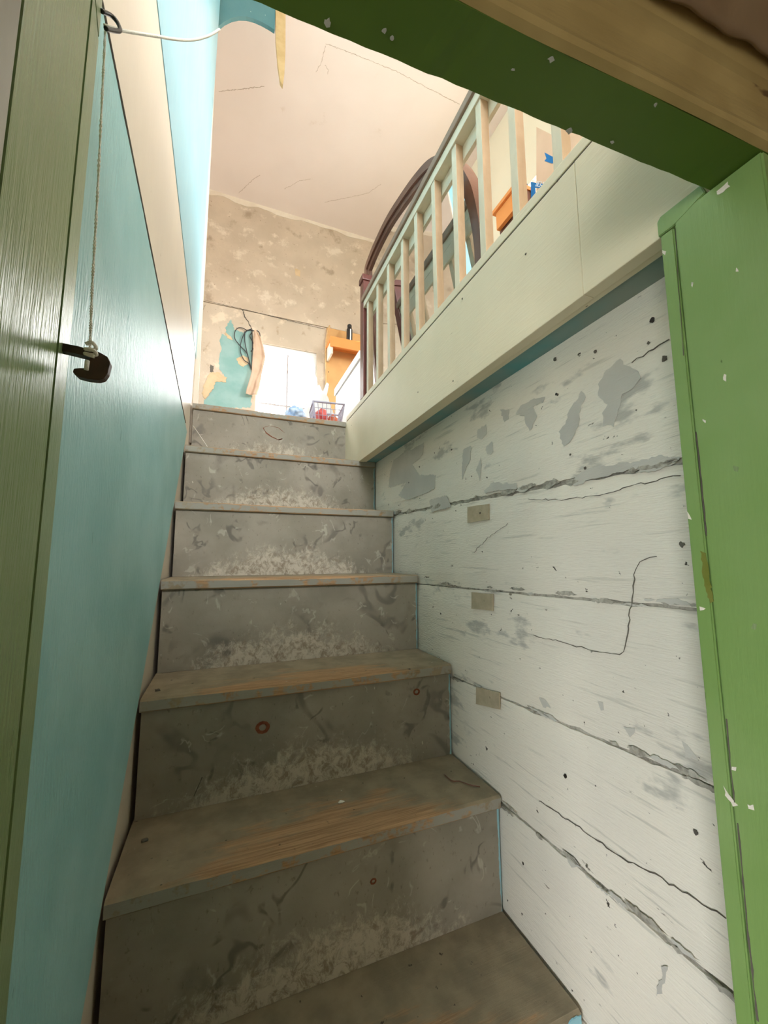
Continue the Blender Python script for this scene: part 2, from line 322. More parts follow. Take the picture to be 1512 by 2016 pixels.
def ribbon(name, px, ax, v, off, width, mat, parent, seed=1, amp=0.0015):
    """thin crack line lying on a wall plane"""
    rnd = random.Random(seed)
    pts = [at(a, b_, ax, v) for a, b_ in px]; fine = []
    for a, c in zip(pts, pts[1:]):
        k_ = max(1, int((c-a).length/0.008))
        for j in range(k_): fine.append(a.lerp(c, j/k_)+Vector([rnd.uniform(-amp, amp) for _ in range(3)]))
    fine.append(pts[-1])
    bm = bmesh.new(); n = Vector((0, 0, 0)); n[ax] = 1; L = []
    for i, p in enumerate(fine):
        p[ax] = v
        d = (fine[min(i+1, len(fine)-1)]-fine[max(i-1, 0)]); d[ax] = 0; s = d.cross(n).normalized()*width*rnd.uniform(0.10, 0.40)
        q = []
        for o_ in (0.0, off):
            e = Vector((0, 0, 0)); e[ax] = o_
            q += [bm.verts.new(p+s+e), bm.verts.new(p-s+e)]
        L.append(q)
    for A, B in zip(L, L[1:]):
        for i, j in ((0, 1), (1, 3), (3, 2), (2, 0)): bm.faces.new((A[i], A[j], B[j], B[i]))
    bm.faces.new([L[0][i] for i in (0, 1, 3, 2)]); bm.faces.new([L[-1][i] for i in (0, 2, 3, 1)])
    return from_bm(name, bm, mat, parent)
def struct(o, label, cat=None):
    o['kind'] = 'structure'; o['label'] = label
    if cat: o['category'] = cat
    return o
def tag(o, label, cat, group=None):
    o['label'] = label; o['category'] = cat
    if group: o['group'] = group
    return o
def empty(name, loc):
    o = bpy.data.objects.new(name, None); COL.objects.link(o); o.location = loc; o.empty_display_size = 0.05; return o
bpy.context.view_layer.update()

# ------------------------------------------------------------------ upper room shell
wb = empty('wall_back', (0.3, YF, 0)); struct(wb, 'far weathered beige plaster wall with the window', 'wall')
WX0, WX1, WZ0, WZ1 = 0.325, 0.822, 0.52, 1.155       # window opening
T = 0.16
bm = bmesh.new()
ZK = 1.405                                             # pour line across the wall
bm_box(bm, XL, WX0, YF, YF+T, -0.23, ZK); bm_box(bm, WX1, XR, YF, YF+T, -0.23, ZK)
bm_box(bm, WX0, WX1, YF, YF+T, -0.23, WZ0); bm_box(bm, WX0, WX1, YF, YF+T, WZ1, ZK)
from_bm('lower_course', bm, 'far_wall', wb)
bm = bmesh.new(); bm_box(bm, XL, XR, YF-0.004, YF+T, ZK+0.004, ZC, bevel=0.003)
from_bm('upper_course', bm, 'far_upper', wb)
# flaked joint between ceiling and wall: white paint hanging on below the corner
pts = []
for i in range(90):
    x = XL+(XR-XL)*i/89; pts.append((x, YF-0.0041, ZC-0.02-0.05*abs(mnoise.noise((x*3.1, 0, 0)))-0.035*abs(mnoise.noise((x*17, 3, 0)))))
prism('flaked_band', [(XL, YF-0.0041, ZC)]+[p for p in pts]+[(XR, YF-0.0041, ZC)], (0, -0.003, 0), 'flaked_white', wb)
# bare teal area by the window
patch('bare_teal', [(455, 628), (462, 650), (478, 655), (492, 648), (496, 662), (498, 700), (496, 745), (494, 803), (402, 803), (403, 788), (417, 770), (424, 752), (447, 748), (440, 738), (432, 728), (430, 706), (436, 690), (432, 672), (437, 658), (447, 662), (444, 645)],
      1, YF, -0.0015, 'teal_paint', wb, 0.012, 0.006, 3)
patch('plaster_flake', [(466, 706), (478, 700), (489, 706), (488, 716), (478, 722), (470, 716)], 1, YF-0.0015, -0.002, 'flake_tan', wb, 0.01, 0.005, 4)
patch('plaster_flake', [(413, 735), (430, 732), (446, 744), (444, 752), (424, 752), (418, 768), (404, 785), (398, 776), (402, 755)], 1, YF-0.0016, -0.003, 'flake_tan', wb, 0.012, 0.006, 5)
patch('plaster_flake', [(445, 655), (455, 664), (458, 670), (448, 666), (442, 656)], 1, YF-0.0015, -0.002, 'flake_tan', wb, 0.01, 0.003, 6)
patch('bare_spot', [(414, 718), (421, 720), (420, 734), (413, 732)], 1, YF, -0.0012, 'crack', wb, 0.008, 0.003, 7)
ribbon('crack', [(478, 609), (480, 620), (488, 633), (494, 645), (497, 652)], 1, YF, -0.002, 0.012, 'crack', wb, 2, 0.004)
ribbon('crack', [(397, 590), (440, 600), (480, 609), (560, 629), (640, 648)], 1, YF-0.0042, -0.001, 0.006, 'crack', wb, 3, 0.002)
ribbon('crack', [(400, 610), (404, 600)], 1, YF, -0.001, 0.004, 'crack', wb, 4)
patch('bare_spot', [(580, 528), (592, 532), (590, 545), (582, 542)], 1, YF-0.004, -0.001, 'flake_tan', wb, 0.008, 0.004, 8)

cl = box('ceiling', XL, XR, YB, YF+T, ZC, ZC+0.12, 'ceiling'); struct(cl, 'pinkish cream cracked plaster ceiling of the upper room', 'ceiling')
for i, L in enumerate([[(641, 86), (700, 108), (780, 140), (840, 172), (905, 205)], [(641, 90), (634, 120), (622, 142)], [(640, 128), (647, 138), (645, 146)],
          [(560, 372), (590, 356), (612, 352)], [(640, 398), (690, 388), (725, 380), (750, 362)], [(430, 180), (470, 176), (520, 170)], [(470, 380), (500, 352), (512, 345)]]):
    ribbon('crack', L, 2, ZC, -0.001, 0.005 if i != 5 else 0.008, 'crack_soft', cl, i+10, 0.003)

# left room wall with a big window opening, right wall, rear wall
bm = bmesh.new()
LW = (0.40, 1.25, 0.85, 1.75)
bm_box(bm, XL-T, XL, YB, LW[0], -0.23, ZC); bm_box(bm, XL-T, XL, LW[1], YF+T, -0.23, ZC)
bm_box(bm, XL-T, XL, LW[0], LW[1], -0.23, LW[2]); bm_box(bm, XL-T, XL, LW[0], LW[1], LW[3], ZC)
struct(from_bm('wall_room_left', bm, 'left_cream'), 'cream side wall of the upper room with a side window', 'wall')
portal('daylight_side', (XL-T, (LW[0]+LW[1])/2, (LW[2]+LW[3])/2), LW[1]-LW[0], LW[3]-LW[2], (1, 0, 0))
bm = bmesh.new()
RW = (-1.35, 0.02, 0.85, 1.68)
bm_box(bm, XR, XR+T, YB, RW[0], -0.23, ZC); bm_box(bm, XR, XR+T, RW[1], YF+T, -0.23, ZC)
bm_box(bm, XR, XR+T, RW[0], RW[1], -0.23, RW[2]); bm_box(bm, XR, XR+T, RW[0], RW[1], RW[3], ZC)
struct(from_bm('wall_room_right', bm, 'yellow_wall'), 'pale yellow wall with a wide bright window behind the cardboard box', 'wall')
portal('daylight_right', (XR+T, (RW[0]+RW[1])/2, (RW[2]+RW[3])/2), RW[1]-RW[0], RW[3]-RW[2], (-1, 0, 0))
bm = bmesh.new(); BW = (0.0, 0.9, 0.7, 1.75)  # unseen rear window, added to light the upper risers
bm_box(bm, XL-T, BW[0], YB-T, YB, -0.23, ZC); bm_box(bm, BW[1], XR+T, YB-T, YB, -0.23, ZC); bm_box(bm, BW[0], BW[1], YB-T, YB, -0.23, BW[2]); bm_box(bm, BW[0], BW[1], YB-T, YB, BW[3], ZC)
portal('daylight_rear_added', ((BW[0]+BW[1])/2, YB-T, (BW[2]+BW[3])/2), BW[1]-BW[0], BW[3]-BW[2], (0, 1, 0))
struct(from_bm('wall_room_rear', bm, 'yellow_wall'), 'rear wall of the upper room over the doorway', 'wall')
# floor of the upper room round the stair well
bm = bmesh.new()
bm_box(bm, XL, XR, 0.035, YF, -0.16, -0.001); bm_box(bm, XL, -0.08, -1.36, 0.035, -0.16, -0.001)
bm_box(bm, 0.673, XR, -1.50, 0.035, -0.16, -0.001)
bm_box(bm, XL, XR, YB, -1.5005, -0.02, -0.001); bm_box(bm, 0.0, 0.70, -1.5005, -1.48, -0.09, -0.001)
struct(from_bm('floor_upper', bm, 'floor_up'), 'worn floor of the upper room round the stair well', 'floor')

# window in the far wall
wn = empty('window_1', ((WX0+WX1)/2, YF+0.06, WZ0)); struct(wn, 'small bright overexposed window in the far wall', 'window')
FW = 0.028; yw0, yw1 = YF+0.07, YF+0.11
box('frame_head', WX0, WX1, yw0-0.05, yw1, WZ1-0.035, WZ1, 'white_plain', wn, 0.002)
box('frame_jamb', WX1-FW, WX1, yw0-0.05, yw1, WZ0, WZ1-0.035, 'white_plain', wn, 0.002)
box('frame_jamb', WX0, WX0+FW, yw0-0.05, yw1, WZ0, WZ1-0.035, 'white_plain', wn, 0.002)
box('window_sill', WX0, WX1, YF-0.02, yw1, WZ0-0.02, WZ0+0.012, 'white_plain', wn, 0.002)
xm = 0.585
box('mullion', xm-0.006, xm+0.006, yw0, yw1-0.01, WZ0+0.012, WZ1-0.035, 'sash', wn)
box('transom', WX0+FW, WX1-FW, yw0+0.002, yw1-0.012, 0.655, 0.668, 'sash', wn)
for x0, x1 in ((WX0+FW, xm-0.006), (xm+0.006, WX1-FW)):
    for z0, z1 in ((WZ0+0.012, 0.655), (0.668, WZ1-0.035)):
        box('pane', x0, x1, yw0+0.012, yw0+0.015, z0, z1, 'glass', wn)
portal('daylight_window', ((WX0+WX1)/2, YF+T, (WZ0+WZ1)/2), WX1-WX0, WZ1-WZ0, (0, -1, 0))

# ------------------------------------------------------------------ stair left wall
wl = empty('wall_left', (-0.03, -0.6, -0.2)); struct(wl, 'stair side wall, teal panel below, cream band and pale blue above', 'wall')
YE = 0.085; LEAN = 0.011
def lx(z): return LEAN*z if z > 0 else 0.0
def zl1(y): return -0.045-0.118*(y+1.22)
def zl2(y): return 0.345-0.105*(y+1.04)
Y0 = -1.36
# cream wall body
body = [(-0.006, Y0, ZF), (-0.006, YE, ZF), (-0.006, YE, 0), (-0.006+lx(ZC), YE, ZC), (-0.006+lx(ZC), Y0, ZC), (-0.006, Y0, 0)]
bm = bmesh.new()
A = [bm.verts.new((-0.006, Y0, ZF)), bm.verts.new((-0.006, YE, ZF)), bm.verts.new((-0.006, YE, 0)), bm.verts.new((-0.006+lx(ZC), YE, ZC)), bm.verts.new((-0.006+lx(ZC), Y0, ZC)), bm.verts.new((-0.006, Y0, 0))]
B = [bm.verts.new((-0.085, v.co.y, v.co.z)) for v in A]
for L in (A, B):
    bm.faces.new((L[0], L[1], L[2], L[5])); bm.faces.new((L[5], L[2], L[3], L[4]))
for i in range(6): bm.faces.new((A[i], A[(i+1) % 6], B[(i+1) % 6], B[i]))
from_bm('cream_wall', bm, 'left_cream', wl)
# teal panel, proud of the cream wall, lower edge along the nosings
def nose(y): return y*R/G
lo = [(0.0, y, nose(y)+0.012+0.004*mnoise.noise((y*9, 0, 0))) for y in [-0.165-0.05*i for i in range(35)] if nose(y) > ZF+0.02 and y > Y0]
up = [(0.0, y, zl1(y)+0.004*mnoise.noise((y*14, 2, 0))) for y in [Y0+0.03*i for i in range(40)] if y < -0.17]
pl = [(0.0, Y0, zl1(Y0))]+up[1:]+[(0.0, -0.15, zl1(-0.15))]+lo+[(0.0, Y0, lo[-1][2]-0.03)]
tp = prism('teal_panel', [(-0.0058, p[1], p[2]) for p in pl], (0.0065, 0, 0), 'left_blue', wl)
# gap above the panel, its shade drawn as a dark tube
tube('panel_gap_shade', [(-0.003, y, zl1(y)+0.005) for y in [Y0+0.06*i for i in range(21)] if y < -0.17], 0.0055, 'crack', wl, 6)
# pale blue upper wall
P = []
for y in [Y0+0.05*i for i in range(29)]:
    z = zl2(y); P.append((-0.006+lx(z), y, z))
P.append((-0.006+lx(zl2(YE)), YE, zl2(YE)))
q = [Vector(p) for p in P]+[Vector((-0.006+lx(ZC), YE, ZC)), Vector((-0.006+lx(ZC), Y0, ZC))]
prism('pale_blue_band', [p+Vector((0.0, 0, 0)) for p in q], (0.0016, 0, 0), 'sky_blue', wl)
box('end_strip', -0.085, 0.006+0.008, YE, YE+0.006, -0.0, ZC-0.001, 'left_cream', wl)
tube('edge_gap', [at(413, 88, 1, YE+0.008), at(414, 150, 1, YE+0.008), at(411, 225, 1, YE+0.008)], 0.004, 'brown', wl, 6)

# ------------------------------------------------------------------ stair right wall: cast in courses
wr = empty('wall_right', (W+0.1, -0.6, -1.2)); struct(wr, 'white limewashed rough wall cast in courses beside the stairs', 'wall')
box('wall_core', W+0.007, 1.1, -1.50, 0.6, ZF, -0.16, 'grit', wr)
def jz(k, y):
    t = (y+0.4)/(-0.99)
    base = [(-0.225, -0.225), (-0.475, -0.507), (-0.722, -0.709), (-0.972, -0.928), (-1.188, -1.157), (-1.41, -1.40), (-1.64, -1.64), (-1.86, -1.86), (-2.07, -2.07)][k]
    return base[0]+(base[1]-base[0])*t
gaps = [0, 0.010, 0.0045, 0.0045, 0.006, 0.005, 0.005, 0.005, 0]
for k in range(8):
    bm = bmesh.new(); rows = []
    n = 170; m_ = 6
    for i in range(n+1):
        y = -1.49+(0.45+1.49)*i/n
        thick1 = gaps[k]*(0.6+0.35*min(1, max(0, (-y-0.3))))          # joints open up towards the doorway
        thick2 = gaps[k+1]*(0.6+0.35*min(1, max(0, (-y-0.3))))
        zt = jz(k, y)-(thick1*(0.5+1.1*max(0, mnoise.noise((y*22, k, 1)))+0.8*max(0, mnoise.noise((y*70, k, 4)))) if k else 0)
        zb = jz(k+1, y)+(thick2*(0.4+0.9*max(0, mnoise.noise((y*25, k, 7)))+0.8*max(0, mnoise.noise((y*80, k, 9)))) if k < 7 else 0)
        row = []
        for j in range(m_+1):
            t = j/m_; z = zt+(zb-zt)*t
            x = W+0.0009*mnoise.noise((y*7, z*14, k))+0.0004*mnoise.noise((y*30, z*60, k))
            if j in (0, m_): x += 0.003
            row.append(bm.verts.new((x, y, z)))
        row = [bm.verts.new((W+0.009, y, zt))]+row+[bm.verts.new((W+0.009, y, zb))]
        rows.append(row)
    for a, c in zip(rows, rows[1:]):
        for j in range(len(a)-1): bm.faces.new((a[j], a[j+1], c[j+1], c[j]))
    o = from_bm('concrete_course', bm, 'white_wall', wr)
    if o.data.polygons[10].normal.x > 0: o.data.flip_normals()
XW = W-0.0011
rg = random.Random(11)
for k in range(1, 5):
    for i in range(26 if k == 1 else 18):
        y = -1.38+1.0*rg.random()**1.5; L = rg.uniform(0.008, 0.035); h = rg.uniform(0.0015, 0.005)*(1.5 if k == 1 else 1); z = jz(k, y)+rg.uniform(-0.004, 0.009)
        pts = ragged([(XW, y-L, z), (XW, y-L*0.3, z+h), (XW, y+L*0.6, z+h*0.6), (XW, y+L, z-h*0.2), (XW, y+L*0.2, z-h), (XW, y-L*0.5, z-h*0.6)], 0.004, 0.0016, k*50+i)
        for p in pts: p.x = XW
        prism('dirt_flake', pts, (-0.00035-0.00002*i, 0, 0), 'bare_plaster' if i % 3 == 0 else 'grit', wr)
for i, P in enumerate([
    [(1222, 707), (1232, 722), (1258, 730), (1262, 742), (1245, 765), (1225, 775), (1218, 808), (1210, 838), (1187, 838), (1186, 812), (1194, 795), (1177, 780), (1180, 750), (1195, 728)],
    [(1145, 770), (1153, 782), (1142, 800), (1138, 840), (1122, 872), (1110, 880), (1100, 850), (1112, 835), (1118, 815), (1130, 795)],
    [(1072, 780), (1068, 792), (1050, 800), (1058, 820), (1044, 848), (1034, 835), (1032, 820), (1015, 815), (1025, 800), (1050, 785)],
    [(958, 836), (957, 855), (948, 866), (939, 862), (940, 845)], [(928, 877), (926, 905), (918, 920), (910, 946), (909, 925), (912, 885)],
    [(947, 900), (948, 920), (944, 946), (937, 925)], [(968, 868), (971, 890), (962, 896), (955, 885)], [(985, 808), (1003, 806), (1002, 824), (993, 830)],
    [(952, 966), (972, 948), (990, 952), (1018, 950), (1018, 962), (985, 964), (955, 972)],
    [(775, 905), (800, 890), (834, 872), (832, 895), (812, 915), (825, 935), (858, 935), (855, 962), (830, 975), (800, 985), (785, 975), (800, 950), (765, 960), (768, 930)],
    [(845, 985), (880, 975), (888, 998), (850, 1008)], [(1125, 944), (1150, 925), (1200, 915), (1280, 905), (1337, 898), (1338, 908), (1250, 922), (1160, 945), (1128, 958)],
    [(1060, 1372), (1075, 1380), (1083, 1395), (1068, 1390)], [(1343, 1460), (1355, 1470), (1376, 1500), (1348, 1490)], [(1228, 1432), (1250, 1432), (1250, 1445), (1238, 1448)], [(1178, 1383), (1186, 1385), (1190, 1400), (1182, 1398)],
    [(1305, 1910), (1316, 1902), (1302, 1955), (1292, 1960)], [(1105, 1670), (1130, 1690), (1145, 1710), (1125, 1705)]]):
    patch('bare_patch', P, 0, XW, -0.0002-0.000004*i, 'bare_plaster', wr, 0.006, 0.0022, 20+i)
for i, (x, y) in enumerate(((943, 1010), (951, 1183), (962, 1373))):
    s = 21 if i < 2 else 23; dy = (-8, 2, 9)[i]
    pl_ = [(x-s, y-16+(-dy if i == 0 else -dy)*0.5), (x+s, y-16+dy*0.5+2), (x+s, y+18+dy*0.6), (x-s, y+16-dy*0.4)]
    o = patch('wood_plug', pl_, 0, XW, -0.003, 'wood_plug', wr, 0.02, 0.0004, 60+i)
    c = at(x+2, y, 0, XW-0.003); lathe('nail_hole', [(0.0001, -0.001), (0.0026, -0.0008), (0.0026, 0.0)], c, (-1, 0, 0), 'black', wr, 8)
for i, (x, y, r) in enumerate(((1285, 630, .0055), (1172, 692, .0035), (1093, 707, .0045), (933, 778, .0075), (1308, 706, .0055), (1343, 1072, .0045), (1113, 1528, .0045), (1370, 1638, .0045), (1277, 675, .003), (1095, 776, .003), (1152, 922, .003), (826, 919, .003), (805, 950, .0025), (1123, 895, .0025), (1098, 777, .0025), (1030, 1700, .003), (1155, 1705, .0025))):
    c = at(x, y, 0, XW); r *= 0.7
    pts = ragged([c+Vector((0, r*math.cos(a), r*1.2*math.sin(a))) for a in (i_*math.pi/5 for i_ in range(10))], 0.002, r*0.3, i)
    for p in pts: p.x = XW
    prism('nail_hole', pts, (-0.001, 0, 0), 'crack' if i % 3 else 'black', wr)
for i, (L, wd) in enumerate([([(1295, 1093), (1258, 1108), (1250, 1130), (1244, 1180), (1232, 1270), (1220, 1290), (1160, 1278), (1050, 1250)], .0020), ([(1338, 935), (1250, 955), (1180, 975), (1100, 985), (1040, 982)], .0017),
            ([(1060, 1575), (1150, 1635), (1225, 1690), (1290, 1722), (1430, 1808)], .002), ([(1245, 712), (1300, 680), (1318, 668)], .0025), ([(930, 1090), (960, 1060), (1000, 1030)], .0008)]):
    ribbon('crack', L, 0, XW, -0.001, wd, 'crack', wr, 40+i, 0.002)

# ------------------------------------------------------------------ cream fascia and soffit under the upper floor
FX = 0.65
f1 = empty('trim_1', (FX+0.03, -0.6, -0.1)); struct(f1, 'wide cream fascia board along the edge of the upper floor', 'trim')
bm = bmesh.new(); bm_box(bm, FX, FX+0.022, -1.50, -1.318, -0.236, -0.004, bevel=0.0015); from_bm('fascia_board', bm, 'cream_board', f1)
bm = bmesh.new(); bm_box(bm, FX+0.0004, FX+0.022, -1.3175, 0.03, -0.236, -0.004, bevel=0.0015); from_bm('fascia_board', bm, 'cream_board', f1)
box('soffit', FX+0.022, W+0.006, -1.47, 0.0, -0.232, -0.21, 'teal_soffit', f1)
box('soffit_lath', FX+0.022, FX+0.034, -1.47, 0.0, -0.2345, -0.232, 'cream_board', f1)
for i, (x, y) in enumerate(((910, 588), (1098, 355), (1035, 500), (823, 772), (892, 850 - 100))):
    c = at(x, y, 0, FX); lathe('nail_head', [(0.0022, 0.0), (0.0018, 0.0008), (0.0001, 0.001)], c, (-1, 0, 0), 'crack', f1, 8)

# ------------------------------------------------------------------ balustrade
br = empty('balustrade', (0.67, -0.7, 0.01)); tag(br, 'painted stair railing with pale square balusters and brown handrail', 'railing')
box('base_rail', FX+0.0015, 0.705, -1.47, 0.0, 0.0015, 0.024, 'cream_board', br, 0.002)
box('gap_shade_strip', FX+0.003, 0.70, -1.47, 0.0, -0.0038, 0.0015, 'crack', br)  # dark strip standing in for the shade between fascia and base rail
by = [-0.287, -0.398, -0.514, -0.632, -0.739, -0.851, -0.959, -1.067, -1.175, -1.281, -1.39]
bx = 0.666; bs = 0.0105
bm = bmesh.new(); bm_box(bm, -bs, bs, -bs, bs, 0, 0.394, bevel=0.0012)
base = None
for i, y in enumerate(by):
    if base is None:
        base = from_bm('baluster', bm, 'baluster', br, None); o = base
        o.matrix_parent_inverse = Matrix(); o.data.materials.append(M['bare_tan'])
        for p in o.data.polygons:
            if p.normal.y < -0.8: p.material_index = 1
    else:
        o = base.copy(); COL.objects.link(o); o.parent = br
    o.location = Vector((bx, y, 0.0235))-br.location
    o.rotation_euler = (RND.uniform(-.006, .006), RND.uniform(-.004, .004), RND.uniform(-.03, .03))
ZR = 0.4175
box('rail_underboard', bx-0.014, bx+0.022, -1.47, -0.245, ZR, ZR+0.028, 'baluster', br, 0.0015)
box('handrail', bx-0.021, bx+0.030, -1.47, -0.235, ZR+0.028, ZR+0.052, 'rail_brown', br, 0.004)
box('inner_lath', bx+0.012, bx+0.022, -1.47, -0.25, ZR-0.042, ZR-0.001, 'baluster', br, 0.001)
nw = box('newel_post', 0.651, 0.693, -0.247, -0.205, 0.0235, 0.545, 'newel_red', br, 0.002)
box('newel_cap', 0.645, 0.699, -0.253, -0.199, 0.545, 0.572, 'newel_red', br, 0.005)

# ------------------------------------------------------------------ staircase
st = empty('staircase', (W/2, -0.6, ZF)); tag(st, 'steep staircase of worn wooden treads and grey painted risers', 'staircase')
TH = 0.026
for k in range(0, 9):
    yf, zt = -k*G, -k*R
    yb = yf+G+OV+0.012 if k else 0.045
    x1 = W-0.006 if k else FX-0.0006
    bm = bmesh.new(); n = 40; rows = []
    # worn front edge: slight dips along the nosing
    for i in range(n+1):
        x = 0.0015+(x1-0.0015)*i/n
        wear = 0.0025*max(0, 1-((x-W*0.5)/0.24)**2)+0.0012*mnoise.noise((x*30, k*3, 0))
        yy = yf+0.0014*mnoise.noise((x*18, k*5, 2))
        prof = [(yb, zt-TH), (yb, zt), (yf+0.03, zt-wear*0.3), (yf+0.006, zt-wear*0.8-0.0005), (yy, zt-wear-0.004), (yy, zt-TH+0.003), (yf+0.003, zt-TH)]
        rows.append([bm.verts.new((x, a, c)) for a, c in prof])
    for a, c in zip(rows, rows[1:]):
        for j in range(7): bm.faces.new((a[j], a[(j+1) % 7], c[(j+1) % 7], c[j]))
    bm.faces.new(rows[0]); bm.faces.new(rows[-1][::-1])
    from_bm('tread', bm, 'tread', st, (W/2, yf, zt))
    if k < 8:
        zb = zt-R
        o = box('riser', 0.004, W-0.0065, yf+OV, yf+OV+0.012, zb+0.0005, zt-TH-0.0005, 'riser', st, 0, (W/2, yf+OV, zb))
        for (rk, x, y, s) in ((4, 517, 1432, 1.0), (4, 820, 1362, 0.62), (5, 735, 1735, 0.4)):
            if rk == k:
                c = at(x, y, 1, yf+OV); ring = []
                bm = bmesh.new(); A = []; B = []
                for a in range(20):
                    t = 2*math.pi*a/20; ro = 0.0135*s*(1+0.12*mnoise.noise((math.cos(t)*2, math.sin(t)*2, k))); ri = ro*0.5
                    for L, rr in ((A, ro), (B, ri)): L.append((bm.verts.new(c+Vector((rr*1.15*math.cos(t), 0, rr*math.sin(t)))), bm.verts.new(c+Vector((rr*1.15*math.cos(t), -0.0006, rr*math.sin(t))))))
                for a in range(20):
                    d = (a+1) % 20
                    bm.faces.new((A[a][1], A[d][1], B[d][1], B[a][1])); bm.faces.new((A[a][0], A[a][1], A[d][1], A[d][0])); bm.faces.new((B[a][0], B[d][0], B[d][1], B[a][1]))
                from_bm('rust_ring', bm, 'rust', st)
        if k == 0:
            ribbon('scuff_mark', [(518, 842), (524, 852), (535, 860), (548, 866), (556, 864), (548, 866)], 1, yf+OV, -0.0006, 0.006, 'rust', st, 70, 0.0004)
            ribbon('scuff_mark', [(518, 842), (530, 838), (548, 842), (560, 852)], 1, yf+OV, -0.0006, 0.003, 'rust', st, 71, 0.0004)
        if k == 6:
            patch('blue_smear', [(1112, 2030), (1122, 2008), (1134, 1999), (1143, 1999), (1143, 2030)], 1, yf, -0.002, 'sky_blue', st, 0.004, 0.001, 77)
        if k == 4:
            ribbon('scuff_mark', [(382, 1568), (390, 1548), (398, 1530)], 1, yf+OV, -0.0006, 0.0035, 'crack', st, 72, 0.0004)
struct(box('wall_light_block', -0.085, 1.1, 0.05, 0.085, ZF, -0.165, 'low_wall'), 'unseen wall added to keep daylight from leaking in under the landing', 'wall')  # unseen, added to block sky light leaking in behind the stairs
# ------------------------------------------------------------------ doorway frame
dr = empty('door_1', (0.36, -1.47, ZF)); struct(dr, 'green painted door frame at the foot of the stairs', 'door')
SL = -0.049
def hy(y0, x): return y0+SL*x
# left jamb: far edge -1.337, near edge -1.482
jl = prism('jamb_left', [(0.028, -1.386, ZF), (0.030, -1.482, ZF), (-0.06, -1.482, ZF), (-0.06, -1.386, ZF)], (0, 0, -0.10-ZF+0.12), 'green_old', dr, 0.002)
prism('jamb_edge_board', [(0.020, -1.339, ZF), (0.0275, -1.3835, ZF), (-0.004, -1.3835, ZF), (-0.004, -1.339, ZF)], (0, 0, -0.155-ZF), 'green_old', dr, 0.0015)
prism('jamb_edge_head', [(0.020, -1.339, -0.153), (0.0275, -1.3835, -0.153), (-0.004, -1.3835, -0.153), (-0.004, -1.339, -0.153)], (0, 0, 0.14), 'green_old', dr, 0.0015)
box('grey_strip', 0.002, 0.012, -1.3385, -1.322, -0.62, -0.13, 'grey_strip', dr, 0.001)
# right jamb
JX = 0.645; ZH = -0.226; SL = -0.056
jr = prism('jamb_right', [(JX, -1.4555, ZF), (JX, -1.543, ZF), (0.76, -1.543, ZF), (0.76, -1.4555, ZF)], (0, 0, ZH-0.0005-ZF), 'green', dr, 0.002)
prism('jamb_edge_board', [(JX, -1.4385, ZF), (JX, -1.4545, ZF), (0.735, -1.4545, ZF), (0.735, -1.4385, ZF)], (0, 0, -0.2385-ZF), 'green', dr, 0.0015)
prism('jamb_block', [(JX-0.0004, -1.4365, -0.2375), (JX-0.0004, -1.455, -0.2375), (JX-0.0004, -1.491, -0.2255), (JX-0.0004, -1.487, -0.2125), (JX-0.0004, -1.441, -0.2125), (JX-0.0004, -1.4365, -0.217)], (0.05, 0, 0), 'green', dr, 0.001)
# header board: jamb green with the soffit shade painted into its colour
xs = [-0.06+0.82*i/60 for i in range(61)]
bm = bmesh.new(); rows = []
for x in xs:
    yfar = hy(-1.4585, x)+0.0012*mnoise.noise((x*40, 0, 0)); yn = hy(-1.506, x)
    rows.append([bm.verts.new(p) for p in ((x, yfar, ZH+0.0008*mnoise.noise((x*60, 5, 0))), (x, yn, ZH), (x, yn, -0.10), (x, yfar, -0.10))])
for a, c in zip(rows, rows[1:]):
    for j in range(4): bm.faces.new((a[j], a[(j+1) % 4], c[(j+1) % 4], c[j]))
bm.faces.new(rows[0]); bm.faces.new(rows[-1][::-1])
from_bm('header', bm, 'green_shaded', dr)
for i, (x, y) in enumerate(((645, 42), (757, 58), (772, 72), (1010, 135), (1085, 115), (1120, 256), (1205, 278), (1290, 205))):
    c = at(x, y, 2, ZH); rr = (0.5, 0.35, 0.3, 0.25, 0.5, 0.5, 0.35, 0.3)[i]
    pts = ragged([c+Vector((0.006*rr*math.cos(a), 0.005*rr*math.sin(a), 0)) for a in (t*math.pi/4 for t in range(8))], 0.002, 0.001*rr*2, 90+i)
    for p in pts: p.z = ZH-0.0009
    prism('paint_chip', pts, (0, 0, -0.0003), 'bare_plaster', dr)
# moulded cream casing over the doorway, lower room side
prof = [(0.000, -0.2255), (-0.006, -0.223), (-0.008, -0.218), (-0.006, -0.211), (-0.003, -0.205), (-0.003, -0.178), (-0.007, -0.172), (-0.010, -0.169), (-0.010, -0.155), (-0.014, -0.149), (-0.019, -0.142), (-0.019, -0.131), (0.0, -0.128)]
bm = bmesh.new(); rows = []
for i in range(41):
    x = -0.06+0.835*i/40
    rows.append([bm.verts.new((x, hy(-1.5065, x)+a+0.001*mnoise.noise((x*12, c*60, 0)), c+0.0015*mnoise.noise((x*9, c*40, 3)))) for a, c in prof])
for a, c in zip(rows, rows[1:]):
    for j in range(len(prof)-1): bm.faces.new((a[j], a[j+1], c[j+1], c[j]))
    bm.faces.new((a[-1], a[0], c[0], c[-1]))
bm.faces.new(rows[0]); bm.faces.new(rows[-1][::-1])
from_bm('header_casing', bm, 'dim_cream', dr)
